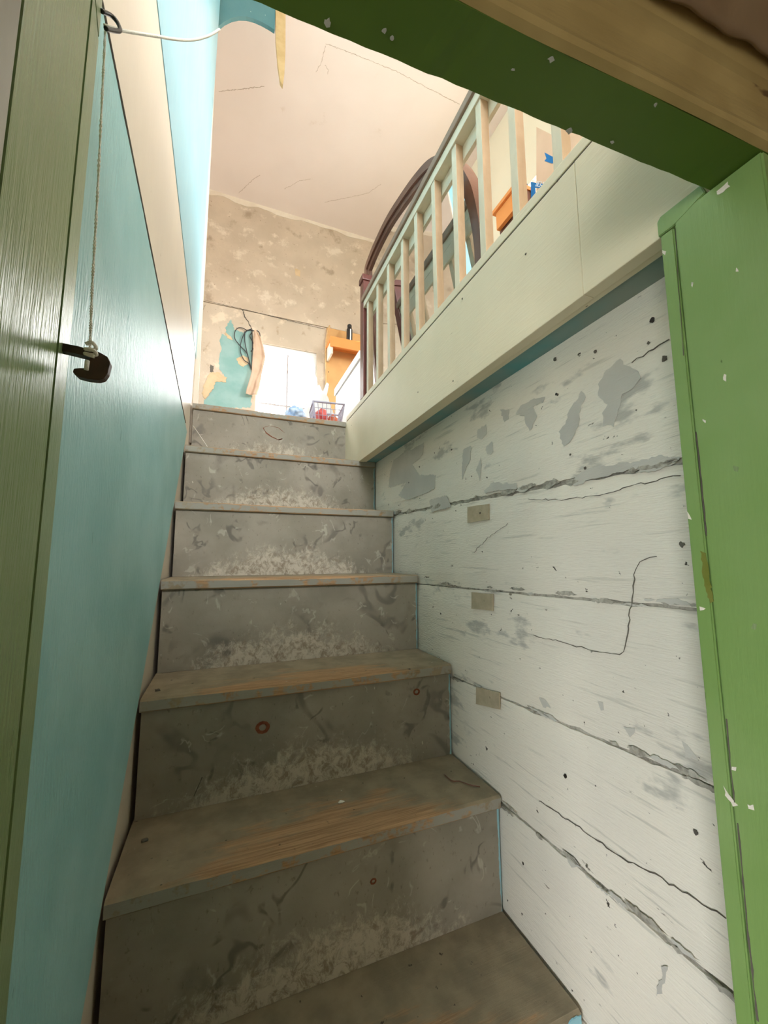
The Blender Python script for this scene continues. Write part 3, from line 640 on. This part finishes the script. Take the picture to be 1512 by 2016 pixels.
for i, (P, mt) in enumerate([([(1410, 378), (1432, 358), (1437, 366), (1416, 384)], 'white_wall'), ([(1425, 735), (1431, 738), (1430, 750), (1424, 748)], 'white_wall'), ([(1362, 555), (1366, 557), (1364, 564), (1360, 562)], 'white_wall'),
        ([(1305, 492), (1312, 495), (1309, 502), (1303, 499)], 'white_wall'), ([(1448, 528), (1453, 530), (1453, 537), (1447, 536)], 'white_wall'), ([(1384, 825), (1391, 827), (1389, 832), (1383, 830)], 'white_wall'), ([(1350, 1005), (1356, 1010), (1361, 1024), (1356, 1022)], 'white_wall'),
        ([(1378, 1195), (1388, 1198), (1387, 1202), (1378, 1201)], 'white_wall'), ([(1442, 1508), (1449, 1510), (1448, 1518), (1441, 1515)], 'white_wall'), ([(1470, 1584), (1484, 1586), (1484, 1593), (1473, 1590)], 'white_wall'), ([(1425, 1548), (1433, 1562), (1452, 1586), (1445, 1588), (1428, 1566)], 'white_wall'),
        ([(1445, 915), (1455, 920), (1452, 930), (1444, 928)], 'green_old'), ([(1380, 1085), (1390, 1088), (1396, 1130), (1405, 1185), (1398, 1188), (1385, 1140)], 'stain'), ([(1482, 1225), (1490, 1228), (1488, 1240), (1480, 1238)], 'green_old')]):
    patch('paint_chip', P, 0, JX, -0.0003, mt, dr, 0.003, 0.0009, 200+i)
for i, (L, wd) in enumerate([([(1370, 850), (1376, 900), (1384, 980), (1391, 1055)], .0025), ([(1430, 1415), (1438, 1500), (1446, 1580)], .0018), ([(1452, 1620), (1462, 1720), (1472, 1830), (1492, 2010)], .003), ([(1330, 450), (1336, 560), (1346, 700)], .0012)]):
    ribbon('split', L, 0, JX, -0.0004, wd, 'crack', dr, 220+i, 0.0003)
# left casing and brown outer strip
prism('casing_left', [(0.0315, -1.4825, ZF), (0.024, -1.500, ZF), (-0.08, -1.500, ZF), (-0.08, -1.4825, ZF)], (0, 0, -0.19-ZF), 'casing', dr, 0.002)
prism('outer_strip', [(0.004, -1.5005, ZF), (0.004, -1.512, ZF), (-0.08, -1.512, ZF), (-0.08, -1.5005, ZF)], (0, 0, -0.10-ZF), 'brown', dr, 0.001)
prism('dark_gap_strip', [(0.68, -1.5435, ZF), (0.68, -1.556, ZF), (0.82, -1.556, ZF), (0.82, -1.5435, ZF)], (0, 0, -0.19-ZF), 'brown', dr, 0.002)  # dark brown strip standing in for the black gap beside the jamb

# ------------------------------------------------------------------ lower room behind the camera
struct(box('floor_lower', -2.0, 2.6, -4.2, 0.1, ZF-0.1, ZF, 'floor_low'), 'dim floor of the lower room', 'floor')
bm = bmesh.new(); bm_box(bm, -2.0, -0.082, -1.50, -1.37, ZF, -0.02); bm_box(bm, 0.765, 2.6, -1.54, -1.50, ZF, -0.02)
bm_box(bm, -0.082, 0.765, -1.505, -1.50, -0.10, -0.02)
struct(from_bm('wall_door', bm, 'low_wall'), 'lower room wall round the doorway', 'wall')
struct(box('wall_front', -2.1, 2.7, -4.3, -4.2, ZF, -0.02, 'low_wall'), 'lower room wall behind the viewer', 'wall')
bm = bmesh.new(); LB = (-4.0, -2.45, -1.2, -0.35)
bm_box(bm, -2.1, -2.0, -4.2, LB[0], ZF, -0.02); bm_box(bm, -2.1, -2.0, LB[1], -1.4, ZF, -0.02); bm_box(bm, -2.1, -2.0, LB[0], LB[1], ZF, LB[2]); bm_box(bm, -2.1, -2.0, LB[0], LB[1], LB[3], -0.02)
struct(from_bm('wall_lower_left', bm, 'low_wall'), 'left wall of the lower room with a window', 'wall')
portal('daylight_lower', (-2.1, (LB[0]+LB[1])/2, (LB[2]+LB[3])/2), LB[1]-LB[0], LB[3]-LB[2], (1, 0, 0))
struct(box('wall_lower_right', 2.6, 2.7, -4.3, -1.4, ZF, -0.02, 'low_wall'), 'right wall of the lower room', 'wall')
struct(box('ceiling_lower', -2.1, 2.7, -4.3, -1.506, -0.05, -0.021, 'low_wall'), 'ceiling of the lower room', 'ceiling')

# ------------------------------------------------------------------ things at the doorway
# bunched brown sheet over the door casing
bm = bmesh.new(); rows = []
for i in range(60):
    x = 0.34+0.50*i/59; row = []
    for j in range(14):
        t = j/13; z = -0.152+0.10*t+0.002*mnoise.noise((x*9, 0, 0))
        yy = hy(-1.528, x)-0.012*math.sin(t*3.1)-0.006*mnoise.noise((x*14+t*2.2, t*2.0, 1))-0.003*mnoise.noise((x*36+t*6, t*3, 4))-0.018*t
        row.append(bm.verts.new((x, yy, z)))
    rows.append(row)
for a, c in zip(rows, rows[1:]):
    for j in range(13): bm.faces.new((a[j], a[j+1], c[j+1], c[j]))
o = from_bm('curtain', bm, 'brown_sheet', None, None, True)
sm = o.modifiers.new('thick', 'SOLIDIFY'); sm.thickness = 0.003
tag(o, 'wrinkled shiny brown sheet bunched above the doorway casing', 'curtain')

# staple in the left jamb
s0 = at(200, 22, 1, -1.345); s1 = at(218, 30, 1, -1.338); s2 = at(231, 44, 1, -1.335); s3 = at(236, 60, 1, -1.338); s4 = at(222, 60, 1, -1.345); s5 = at(208, 56, 1, -1.352)
o = tube('wire_staple', catmull([s0, s1, s2, s3, s4, s5], 6), 0.0019, 'black'); tag(o, 'bent black metal staple at the top of the left jamb', 'staple')
# cord: hanging length, horizontal tail, knot
cr = empty('cord', at(178, 690, 1, -1.372)); tag(cr, 'off-white twisted cotton cord looped over the black staple', 'cord')
def twisted(name, pts, r, turns, parent):
    P = catmull(pts, 26); bm = bmesh.new()
    for ph in (0, math.pi):
        Q = []
        for i, p in enumerate(P):
            d = (P[min(i+1, len(P)-1)]-P[max(i-1, 0)]).normalized(); u = d.cross(Vector((1, .2, .1))).normalized(); v = d.cross(u); a = ph+turns*2*math.pi*i/len(P)
            Q.append(p+(u*math.cos(a)+v*math.sin(a))*r*0.5)
        bm_tube(bm, Q, r*0.62, 6)
    return from_bm(name, bm, 'cord', parent, None, True)
c0 = at(208, 50, 1, -1.338); c1 = at(203, 150, 1, -1.342); c2 = at(192, 380, 1, -1.352); c3 = at(182, 560, 1, -1.362); c4 = at(177, 690, 1, -1.372)
twisted('hanging_length', [c0, c1, c2, c3, c4], 0.0012, 60, cr)
tube('tail', catmull([at(205, 50, 1, -1.343), at(222, 55, 1, -1.34), at(250, 62, 1, -1.33), at(300, 70, 1, -1.31), at(350, 78, 1, -1.29), at(385, 78, 1, -1.27), at(412, 70, 1, -1.26), at(432, 58, 1, -1.25)], 8), 0.0014, 'cord', cr, 8)
kn = at(178, 688, 1, -1.374)
tube('knot', catmull([kn+Vector(q)*0.0034 for q in ((-.9, 0, 1.2), (.3, -.6, 1.5), (1.0, .3, .6), (-.4, .7, .2), (-.8, -.5, -.3), (.8, -.6, -.4), (1.1, .4, -.9), (-.2, .5, -1.0), (-.9, -.2, -1.3), (.9, 0, -1.6))], 6), 0.0014, 'cord', cr, 7)
tube('tied_end', [at(172, 710, 1, -1.374), at(170, 728, 1, -1.374)], 0.0016, 'cord', cr, 7)
# C shaped bracket
YBk = -1.362
cp = [(103, 684), (112, 680), (160, 690), (200, 701), (216, 710), (221, 722), (216, 742), (209, 752), (198, 755), (178, 753), (158, 748), (149, 740), (151, 733), (164, 732), (176, 733), (180, 716), (186, 711), (150, 703), (118, 696), (106, 690)]
o = prism('latch_bracket', [at(x, y, 1, YBk) for x, y in cp], (0, -0.007, 0), 'bracket', None, 0.0004); tag(o, 'dark C-shaped metal latch bracket hanging on the cord', 'bracket')

# arch spandrel board and stake at the top of the stairs
YA = 0.11
oc = [(409, 88), (413, 78), (420, 66), (430, 52), (442, 42), (455, 35), (470, 32), (485, 32), (500, 36), (515, 43), (528, 50), (541, 59)]
pts = [at(x, y, 1, YA) for x, y in oc]
pts = pts+[Vector((pts[-1].x, YA, ZC-0.002)), Vector((pts[0].x, YA, ZC-0.002))]
o = prism('arch_board', pts, (0, 0.018, 0), 'teal_board', None, 0.001); tag(o, 'teal painted board with a curved scalloped underside at the stair head', 'board')
pts = [at(x, y, 1, YA-0.004) for x, y in ((540, 28), (561, 36), (562, 100), (560, 145), (557, 168), (552, 160), (547, 125), (543, 75))]
z = ZC-0.003; pts[0] = Vector((pts[0].x, YA-0.004, z)); pts[1] = Vector((pts[1].x, YA-0.004, z))
o = prism('wooden_stake', pts, (0, 0.02, 0), 'raw_wood', None, 0.0015); tag(o, 'pale split wooden stake tapering to a point beside the teal board', 'stake')

# ------------------------------------------------------------------ arched mirror leaning on the railing
MT, MX, MZ = 0.10, 0.716, 0.78          # lean, and x of the glass front at height MZ
def on_mirror(px, py):
    d = _f + _r*((px-756)/FPX) + _u*((1008-py)/FPX); n = Vector((1, 0, MT))
    return CAM + d*(((Vector((MX, 0, MZ))-CAM).dot(n))/d.dot(n))
mr = empty('arched_mirror', (0.80, -0.48, 0.0)); tag(mr, 'large arched mirror in a brown wooden frame leaning behind the railing', 'mirror')
out_ = [on_mirror(*q) for q in ((722, 532), (731, 503), (745, 470), (766, 428), (790, 390), (820, 348), (850, 316), (880, 306), (905, 318), (922, 342), (935, 370), (946, 415), (953, 465), (956, 512))]
yl = out_[0].y+0.006; yr = out_[-1].y-0.004
prof_o = [(yl, 0.0), (yl, 0.25), (yl, 0.5), (yl, out_[0].z-0.09)]+[(p.y, p.z) for p in out_]+[(yr, out_[-1].z*0.5), (yr, 0.0)]
sm_ = catmull([(0, a, c) for a, c in prof_o], 6)
prof_o = [(p.y, max(p.z, 0.0)) for p in sm_]
def inset(P, d):
    o_ = []
    for i, (y, z) in enumerate(P):
        a = P[max(i-1, 0)]; c = P[min(i+1, len(P)-1)]; t = Vector((c[0]-a[0], c[1]-a[1])).normalized()
        n = Vector((t.y, -t.x)); o_.append((y+n.x*d, z+n.y*d))
    o_[0] = (o_[0][0], P[0][1]); o_[-1] = (o_[-1][0], P[-1][1]); return o_
if inset(prof_o, 0.02)[2][0] > prof_o[2][0]: SGN = -1
else: SGN = 1
def mp(y, z, d): return Vector((MX-MT*(z-MZ)+d, y, z))
def frame_part(name, i0, i1, d0, d1, mat):
    bm = bmesh.new(); rows = []
    for (y0, z0), (y1, z1) in zip(inset(prof_o, SGN*i0), inset(prof_o, SGN*i1)):
        rows.append([bm.verts.new(mp(y0, z0, d0)), bm.verts.new(mp(y0, z0, d1)), bm.verts.new(mp(y1, z1, d1)), bm.verts.new(mp(y1, z1, d0))])
    for A, B in zip(rows, rows[1:]):
        for j in range(4): bm.faces.new((A[j], A[(j+1) % 4], B[(j+1) % 4], B[j]))
    bm.faces.new(rows[0]); bm.faces.new(rows[-1][::-1])
    bmesh.ops.bevel(bm, geom=[e for e in bm.edges if e.calc_face_angle(0) > 0.6], offset=0.002, segments=2, affect='EDGES')
    return from_bm(name, bm, mat, mr)
frame_part('outer_frame', 0.0, 0.024, -0.012, 0.030, 'brown')
frame_part('inner_moulding', 0.0245, 0.042, -0.004, 0.022, 'brown')
ap = inset(prof_o, SGN*0.041); ap[0] = (ap[0][0], 0.05); ap[-1] = (ap[-1][0], 0.05); ap = [q for q in ap if q[1] >= 0.05]
bm = bmesh.new(); A = [bm.verts.new(mp(u, z, 0.004)) for u, z in ap]; B = [bm.verts.new(mp(u, z, 0.010)) for u, z in ap]
bm.faces.new(A); bm.faces.new(B[::-1])
for i in range(len(A)): j = (i+1) % len(A); bm.faces.new((A[i], A[j], B[j], B[i]))
from_bm('mirror_glass', bm, 'mirror', mr)
prism('bottom_rail', [mp(yl-0.043, 0.0005, -0.002), mp(yr+0.043, 0.0005, -0.002), mp(yr+0.043, 0.05, -0.002), mp(yl-0.043, 0.05, -0.002)], (0.022, 0, 0), 'brown', mr)

# ------------------------------------------------------------------ orange table with a cardboard box, right side of the upper room
tb = empty('bedside_cabinet', (1.4, -0.51, 0)); tag(tb, 'orange varnished bedside cabinet seen through the balusters', 'cabinet')
box('cabinet_top', 1.19, 1.60, -0.59, -0.43, 0.872, 0.89, 'orange_wood', tb, 0.002)
box('drawer_front', 1.20, 1.218, -0.588, -0.445, 0.79, 0.871, 'orange_wood', tb, 0.002)
box('body', 1.222, 1.59, -0.585, -0.44, 0.0, 0.871, 'brown', tb)
bn = empty('low_bench', (1.45, -0.95, 0)); tag(bn, 'low brown bench carrying the cardboard box', 'bench')
box('bench_top', 1.20, 1.70, -1.25, -0.63, 0.48, 0.50, 'brown', bn, 0.002)
for x in (1.22, 1.64):
    for y in (-1.22, -0.70): box('leg', x, x+0.04, y, y+0.04, 0.0, 0.48, 'brown', bn, 0.002)
XB = 1.26; ZB = 0.501
y_far = at(1046, 360, 0, XB).y; zt = at(1056, 250, 0, XB).z
cb = empty('cardboard_box', (XB+0.15, y_far-0.2, ZB)); tag(cb, 'open cardboard box printed with a blue arrow and blue frame', 'box')
y_near = y_far-0.42
yt = at(1056, 250, 0, XB).y; zt2 = at(1092, 268, 0, XB); zt3 = zt2.z-0.10
prism('front_panel', [(XB, y_far, ZB), (XB, y_near, ZB), (XB, y_near, zt3-0.02), (XB, zt2.y, zt2.z), (XB, yt, zt)], (0.005, 0, 0), 'cardboard', cb)
prism('side_panel', [(XB+0.005, y_far-0.006, ZB), (XB+0.30, y_far-0.006, ZB), (XB+0.30, y_far-0.006, zt-0.20), (XB+0.005, y_far-0.006, zt-0.20)], (0, 0.005, 0), 'cardboard', cb)
prism('side_panel', [(XB+0.005, y_near, ZB), (XB+0.30, y_near, ZB), (XB+0.30, y_near, zt-0.20), (XB+0.005, y_near, zt-0.20)], (0, 0.005, 0), 'cardboard', cb)
box('rear_panel', XB+0.30, XB+0.305, y_near, y_far, ZB, zt-0.20, 'cardboard', cb)
box('bottom_panel', XB+0.005, XB+0.30, y_near, y_far-0.006, ZB, ZB+0.005, 'cardboard', cb)
def print_on(name, px, mat, off=-0.0006):
    return prism(name, [Vector((XB-0.0001, p.y, p.z)) for p in (at(x, y, 0, XB) for x, y in px)], (off, 0, 0), mat, cb)
print_on('printed_arrow', [(1072, 300), (1083, 306), (1087, 308), (1092, 310), (1098, 316), (1130, 322), (1128, 330), (1096, 318.5), (1087, 322), (1072, 317), (1076, 312)], 'blue_ink')
print_on('printed_frame', [(1045, 358), (1081, 364), (1110, 369), (1108, 377), (1077, 371), (1054, 370), (1056, 390), (1054, 400), (1046, 405)], 'blue_ink')
cu = bpy.data.curves.new('lettering', 'FONT'); cu.body = 'BE3-1'; cu.size = 0.024; cu.extrude = 0.0004; cu.align_x = 'LEFT'
tx = bpy.data.objects.new('lettering', cu); COL.objects.link(tx); cu.materials.append(M['white_ink'])
p0 = at(1054, 367, 0, XB); p1 = at(1073, 369, 0, XB); d = (p1-p0); d.x = 0; d.normalize(); nrm = Vector((-1, 0, 0)); upv = nrm.cross(d)
tx.matrix_world = Matrix(((d.x, upv.x, nrm.x, XB-0.0012), (d.y, upv.y, nrm.y, p0.y), (d.z, upv.z, nrm.z, p0.z), (0, 0, 0, 1)))
bpy.context.view_layer.update()
dg = bpy.context.evaluated_depsgraph_get(); me = bpy.data.meshes.new_from_object(tx.evaluated_get(dg)); mw = tx.matrix_world.copy(); bpy.data.objects.remove(tx); me.transform(mw)
lt = bpy.data.objects.new('lettering', me); COL.objects.link(lt); lt.parent = cb; lt.matrix_parent_inverse = Matrix.Translation(-cb.location)
# crumpled dark rag on the table corner
bm = bmesh.new(); bmesh.ops.create_icosphere(bm, subdivisions=3, radius=0.02)
for v in bm.verts: v.co = Vector((v.co.x*1.2, v.co.y*1.4, v.co.z*0.7))*(1+0.55*mnoise.noise(v.co*60))
c = at(1004, 376, 0, 1.24); c.y = -0.555; zmin = min(v.co.z for v in bm.verts); bmesh.ops.translate(bm, verts=bm.verts[:], vec=(1.25, c.y, 0.891-zmin))
tag(from_bm('rag', bm, 'black'), 'small crumpled dark rag lying on the orange cabinet', 'rag')
# round yellow wall lamp
c = at(975, 205, 0, XR)
lp = empty('wall_lamp', c); tag(lp, 'round yellow dish lamp on the pale wall above the railing', 'lamp')
lathe('lamp_shade', [(0.10, 0.03), (0.115, 0.05), (0.11, 0.08), (0.08, 0.10), (0.02, 0.11)], c, (-1, 0, 0), 'yellow', lp)
lathe('back_plate', [(0.06, 0.001), (0.06, 0.03), (0.05, 0.035)], c, (-1, 0, 0), 'white_plain', lp)

# ------------------------------------------------------------------ far corner: plywood panel, shelf, can, pipe
o = box('plywood_panel', 0.905, 1.60, YF-0.016, YF-0.0005, 0.0, 1.40, 'plywood', None, 0.001)
tag(o, 'orange-tan plywood panel nailed to the wall right of the window', 'panel')
for z in (1.12, 0.99, 0.86): lathe('nail_head', [(0.005, 0), (0.004, 0.002), (0.0001, 0.003)], (0.925, YF-0.016, z), (0, -1, 0), 'crack', o, 8)
sh = empty('wall_shelf', (1.2, 1.43, 1.13)); tag(sh, 'orange wooden shelf with a deep front board by the window', 'shelf')
box('front_board', 0.895, 1.55, 1.34, 1.358, 1.137, 1.224, 'orange_wood', sh, 0.002)
box('shelf_board', 0.895, 1.55, 1.359, YF-0.017, 1.196, 1.214, 'orange_wood', sh, 0.002)
box('end_bracket', 0.905, 0.923, 1.359, YF-0.017, 1.08, 1.196, 'flaked_white', sh, 0.002)
can = empty('spray_can', (1.045, 1.385, 1.2245)); cx, cy, cz = can.location
cx = at(688, 660, 1, 1.385).x; can.location.x = cx; bpy.context.view_layer.update(); cz = 1.2145; can.location.z = cz
tag(can, 'black spray can with a pale stripe standing on the orange shelf', 'can')
lathe('can_body', [(0.024, 0), (0.026, 0.003), (0.026, 0.125), (0.020, 0.140)], (cx, cy, cz), (0, 0, 1), 'black', can)
lathe('can_cap', [(0.019, 0.140), (0.019, 0.168), (0.012, 0.175), (0.0001, 0.175)], (cx, cy, cz), (0, 0, 1), 'black', can)
box('pale_stripe', cx-0.003, cx+0.007, cy-0.0275, cy-0.02, cz+0.005, cz+0.12, 'white_plain', can)
lathe('dish', [(0.0001, 0), (0.03, 0.0), (0.036, 0.012), (0.034, 0.014), (0.028, 0.004), (0.0001, 0.003)], (cx+0.065, 1.375, cz), (0, 0, 1), 'yellow', None)
tag(bpy.data.objects['dish'], 'small pale yellow dish beside the spray can on the shelf', 'dish')
o = tube('cable_conduit', catmull([at(649, 641, 1, YF-0.024), at(645, 652, 1, YF-0.024), at(642, 670, 1, YF-0.024), at(641, 700, 1, YF-0.024), at(642, 745, 1, YF-0.024), at(641, 790, 1, YF-0.024), Vector((0.895, YF-0.024, 0.35))], 6), 0.006, 'raw_wood')
tag(o, 'thin pale cable running down the wall right of the window', 'cable')
# curtain strip hanging on the left window edge
cs = []
prof_px = [(500, 652), (512, 660), (520, 685), (523, 705), (519, 722), (516, 738), (511, 760), (506, 778), (488, 778), (484, 770), (490, 752), (496, 735), (497, 715), (499, 690), (499, 668)]
bm = bmesh.new(); rows = []
edL = [(500, 650), (499, 670), (499, 690), (497, 712), (496, 732), (491, 750), (486, 766), (484, 776)]; edR = [(505, 650), (513, 664), (519, 685), (523, 704), (519, 722), (515, 738), (511, 760), (506, 778)]
for i in range(29):
    t = i/28*7; a = min(int(t), 6); ft = t-a; row = []
    l = Vector(edL[a]).lerp(Vector(edL[a+1]), ft); r_ = Vector(edR[a]).lerp(Vector(edR[a+1]), ft)
    for j in range(13):
        u = j/12; q = l.lerp(r_, u); p = at(q.x, q.y, 1, YF-0.05)
        p.y += 0.010*math.sin(u*9+i*0.15)+0.008*mnoise.noise((u*3, i*0.35, 2)); row.append(bm.verts.new(p))
    rows.append(row)
for a, c in zip(rows, rows[1:]):
    for j in range(12): bm.faces.new((a[j], a[j+1], c[j+1], c[j]))
o = from_bm('window_cloth', bm, 'cloth_tan', None, None, True); sm = o.modifiers.new('thick', 'SOLIDIFY'); sm.thickness = 0.003
tag(o, 'torn beige cloth strip tacked along the left window edge', 'cloth')
# tangle of black wire beside the window
wt = empty('wire_tangle', at(496, 735, 1, YF-0.02)); tag(wt, 'loose loops of thin black wire hanging left of the window', 'wire')
for L in ([(494, 648), (486, 650), (478, 646), (468, 646), (462, 655), (463, 668), (474, 682), (486, 696), (494, 725)], [(497, 650), (485, 652), (476, 668), (473, 690), (480, 708), (490, 716), (495, 728)],
          [(482, 653), (482, 672), (486, 692), (492, 715), (496, 730)], [(496, 650), (497, 680), (496, 705), (496, 732)], [(494, 651), (508, 652), (512, 662), (508, 675), (499, 686), (494, 692)], [(495, 655), (492, 662), (497, 672), (505, 690)]):
    tube('wire_loop', catmull([at(x, y, 1, YF-0.012-0.003*(i % 3)) for i, (x, y) in enumerate(L)], 6), 0.0035, 'wire', wt, 6)

# ------------------------------------------------------------------ clutter on the landing
# white chest behind the newel
wc = empty('white_chest', (0.95, 0.50, 0)); tag(wc, 'white storage chest behind the brown newel post', 'chest')
box('body', 0.79, 1.15, 0.22, 0.74, 0.0, 0.44, 'white_plain', wc, 0.006)
box('lid', 0.782, 1.16, 0.212, 0.75, 0.443, 0.492, 'white_plain', wc, 0.006)
# white plastic bag
bm = bmesh.new(); bmesh.ops.create_icosphere(bm, subdivisions=4, radius=1)
bc = at(668, 775, 1, 0.62)
for v in bm.verts:
    n_ = mnoise.noise(v.co*2.3)*0.22+mnoise.noise(v.co*6)*0.08; s = 1+n_
    t = v.co.z; wv = 0.095*(1-0.35*max(0, t)**2)*s
    v.co = Vector((v.co.x*wv, v.co.y*wv, (t+1)*0.235*(1+0.3*n_)))
zb = min(v.co.z for v in bm.verts)
bmesh.ops.translate(bm, verts=bm.verts[:], vec=(0.675, 0.72, 0.0005-zb))
o = from_bm('plastic_bag', bm, 'white_plain', None, None, True); tag(o, 'full white plastic bag with tied ears in front of the plywood', 'bag')
prism('bag_handle', [(0.635, 0.70, 0.42), (0.665, 0.70, 0.42), (0.655, 0.70, 0.53), (0.64, 0.70, 0.55)], (0, 0.012, 0), 'white_plain', o, 0.003)
prism('bag_handle', [(0.69, 0.70, 0.42), (0.72, 0.70, 0.41), (0.735, 0.70, 0.50), (0.72, 0.70, 0.51)], (0, 0.012, 0), 'white_plain', o, 0.003)
# folded red cloth under the basket
bm = bmesh.new()
rows = []
for i in range(25):
    a = i/24; row = []
    for j in range(25):
        c_ = j/24; h = 0.018+0.010*mnoise.noise((a*5, c_*5, 0))
        ed = min(a, 1-a, c_, 1-c_); h *= min(1, ed*8)
        row.append(bm.verts.new((0.49+0.20*a, 0.05+0.25*c_+0.01*mnoise.noise((a*4, 3, c_)), 0.0015+h)))
    rows.append(row)
for a, c in zip(rows, rows[1:]):
    for j in range(24): bm.faces.new((a[j], a[j+1], c[j+1], c[j]))
o = from_bm('folded_cloth', bm, 'red_cloth', None, None, True); tag(o, 'rust red folded cloth under the plastic basket at the stair head', 'cloth')
# basket, one corner towards the stairs
bk = empty('plastic_basket', (0.60, 0.185, 0.03)); tag(bk, 'small grey plastic basket with red contents at the stair head', 'basket')
bcx, bcy, zb0, zb1 = 0.600, 0.185, 0.0285, 0.125
def sq(r, z, ang=math.radians(40)):
    return [Vector((bcx+r*math.cos(ang+i*math.pi/2), bcy+r*math.sin(ang+i*math.pi/2), z)) for i in range(4)]
bt, tp_ = sq(0.088, zb0), sq(0.108, zb1)
bm = bmesh.new()
for i in range(4):
    j = (i+1) % 4
    bm_tube(bm, [bt[i], tp_[i]], 0.0045, 6); bm_tube(bm, [bt[i], bt[j]], 0.004, 6)
    for s in range(1, 7):
        t = s/7; bm_tube(bm, [bt[i].lerp(bt[j], t), tp_[i].lerp(tp_[j], t)], 0.0016, 5)
    for h in (0.35, 0.7): bm_tube(bm, [bt[i].lerp(tp_[i], h), bt[j].lerp(tp_[j], h)], 0.0016, 5)
from_bm('basket_lattice', bm, 'basket', bk)
bm = bmesh.new()
for i in range(4): bm_tube(bm, [tp_[i], tp_[(i+1) % 4]], 0.005, 8)
from_bm('rim', bm, 'basket', bk)
prism('basket_base', [p+Vector((0, 0, -0.002)) for p in bt], (0, 0, 0.003), 'basket', bk)
for i, (dx, dy, r_, mt, lb) in enumerate(((-0.025, 0.0, 0.033, 'red_plastic', 'glossy red bundle on the left inside the plastic basket'), (0.036, 0.012, 0.027, 'red_cloth', 'dull red bundle on the right inside the plastic basket'))):
    bm = bmesh.new(); bmesh.ops.create_icosphere(bm, subdivisions=3, radius=r_)
    for v in bm.verts: v.co = Vector((v.co.x, v.co.y*1.15, v.co.z*1.25))*(1+0.25*mnoise.noise(v.co*55+Vector((i, 0, 0))))
    zm = min(v.co.z for v in bm.verts); bmesh.ops.translate(bm, verts=bm.verts[:], vec=(bcx+dx, bcy+dy, zb0+0.002-zm))
    tag(from_bm('red_bundle', bm, mt, None, None, True), lb, 'bundle')
# blue wrapping left of the basket
bm = bmesh.new(); bmesh.ops.create_icosphere(bm, subdivisions=4, radius=1)
for v in bm.verts:
    s = 1+0.3*mnoise.noise(v.co*2.5)+0.1*mnoise.noise(v.co*8)
    v.co = Vector((v.co.x*0.045*s, v.co.y*0.06*s, v.co.z*0.042*s))
zm = min(v.co.z for v in bm.verts); bmesh.ops.translate(bm, verts=bm.verts[:], vec=(0.435, 0.13, 0.0005-zm))
tag(from_bm('blue_wrapper', bm, 'blue_cloth', None, None, True), 'crumpled blue and white wrapping left of the basket', 'wrapper')

# ------------------------------------------------------------------ crumbs on the treads
def crumb(name, x, y, k, s, mat, label, cat, seed, flat=0.4):
    p = at(x, y, 2, -k*R); bm = bmesh.new(); bmesh.ops.create_icosphere(bm, subdivisions=2, radius=s)
    for v in bm.verts: v.co = Vector((v.co.x, v.co.y*0.7, v.co.z*flat))*(1+0.6*mnoise.noise(v.co*(1.5/s)+Vector((seed, 0, 0))))
    zm = min(v.co.z for v in bm.verts); bmesh.ops.translate(bm, verts=bm.verts[:], vec=(p.x, p.y, -k*R-0.001-zm))
    tag(from_bm(name, bm, mat, None, None, True), label, cat)
crumb('dark_crumb', 284, 1656, 5, 0.006, 'crack', 'dark crumb near the left end of the second lowest whole tread', 'crumb', 1)
crumb('plaster_crumb', 672, 1580, 5, 0.006, 'white_wall', 'white plaster crumb in the middle of the second lowest whole tread', 'crumb', 2)
crumb('dark_crumb', 310, 1360, 4, 0.006, 'crack', 'dark crumb at the left end of the third lowest tread', 'crumb', 3)
o = tube('twig', catmull([at(875, 1525, 2, -5*R+0.003), at(890, 1537, 2, -5*R+0.005), at(905, 1538, 2, -5*R+0.003), at(925, 1545, 2, -5*R+0.004), at(945, 1549, 2, -5*R+0.003)], 6), 0.0014, 'brown', None, 6)
tag(o, 'thin dark twig on the tread against the white wall', 'twig')
o = tube('straw', [at(381, 839, 1, -0.025), at(394, 858, 1, -0.10), at(408, 879, 1, -0.175)], 0.0009, 'cord', None, 6); tag(o, 'thin pale straw leaning on the top grey riser', 'straw')
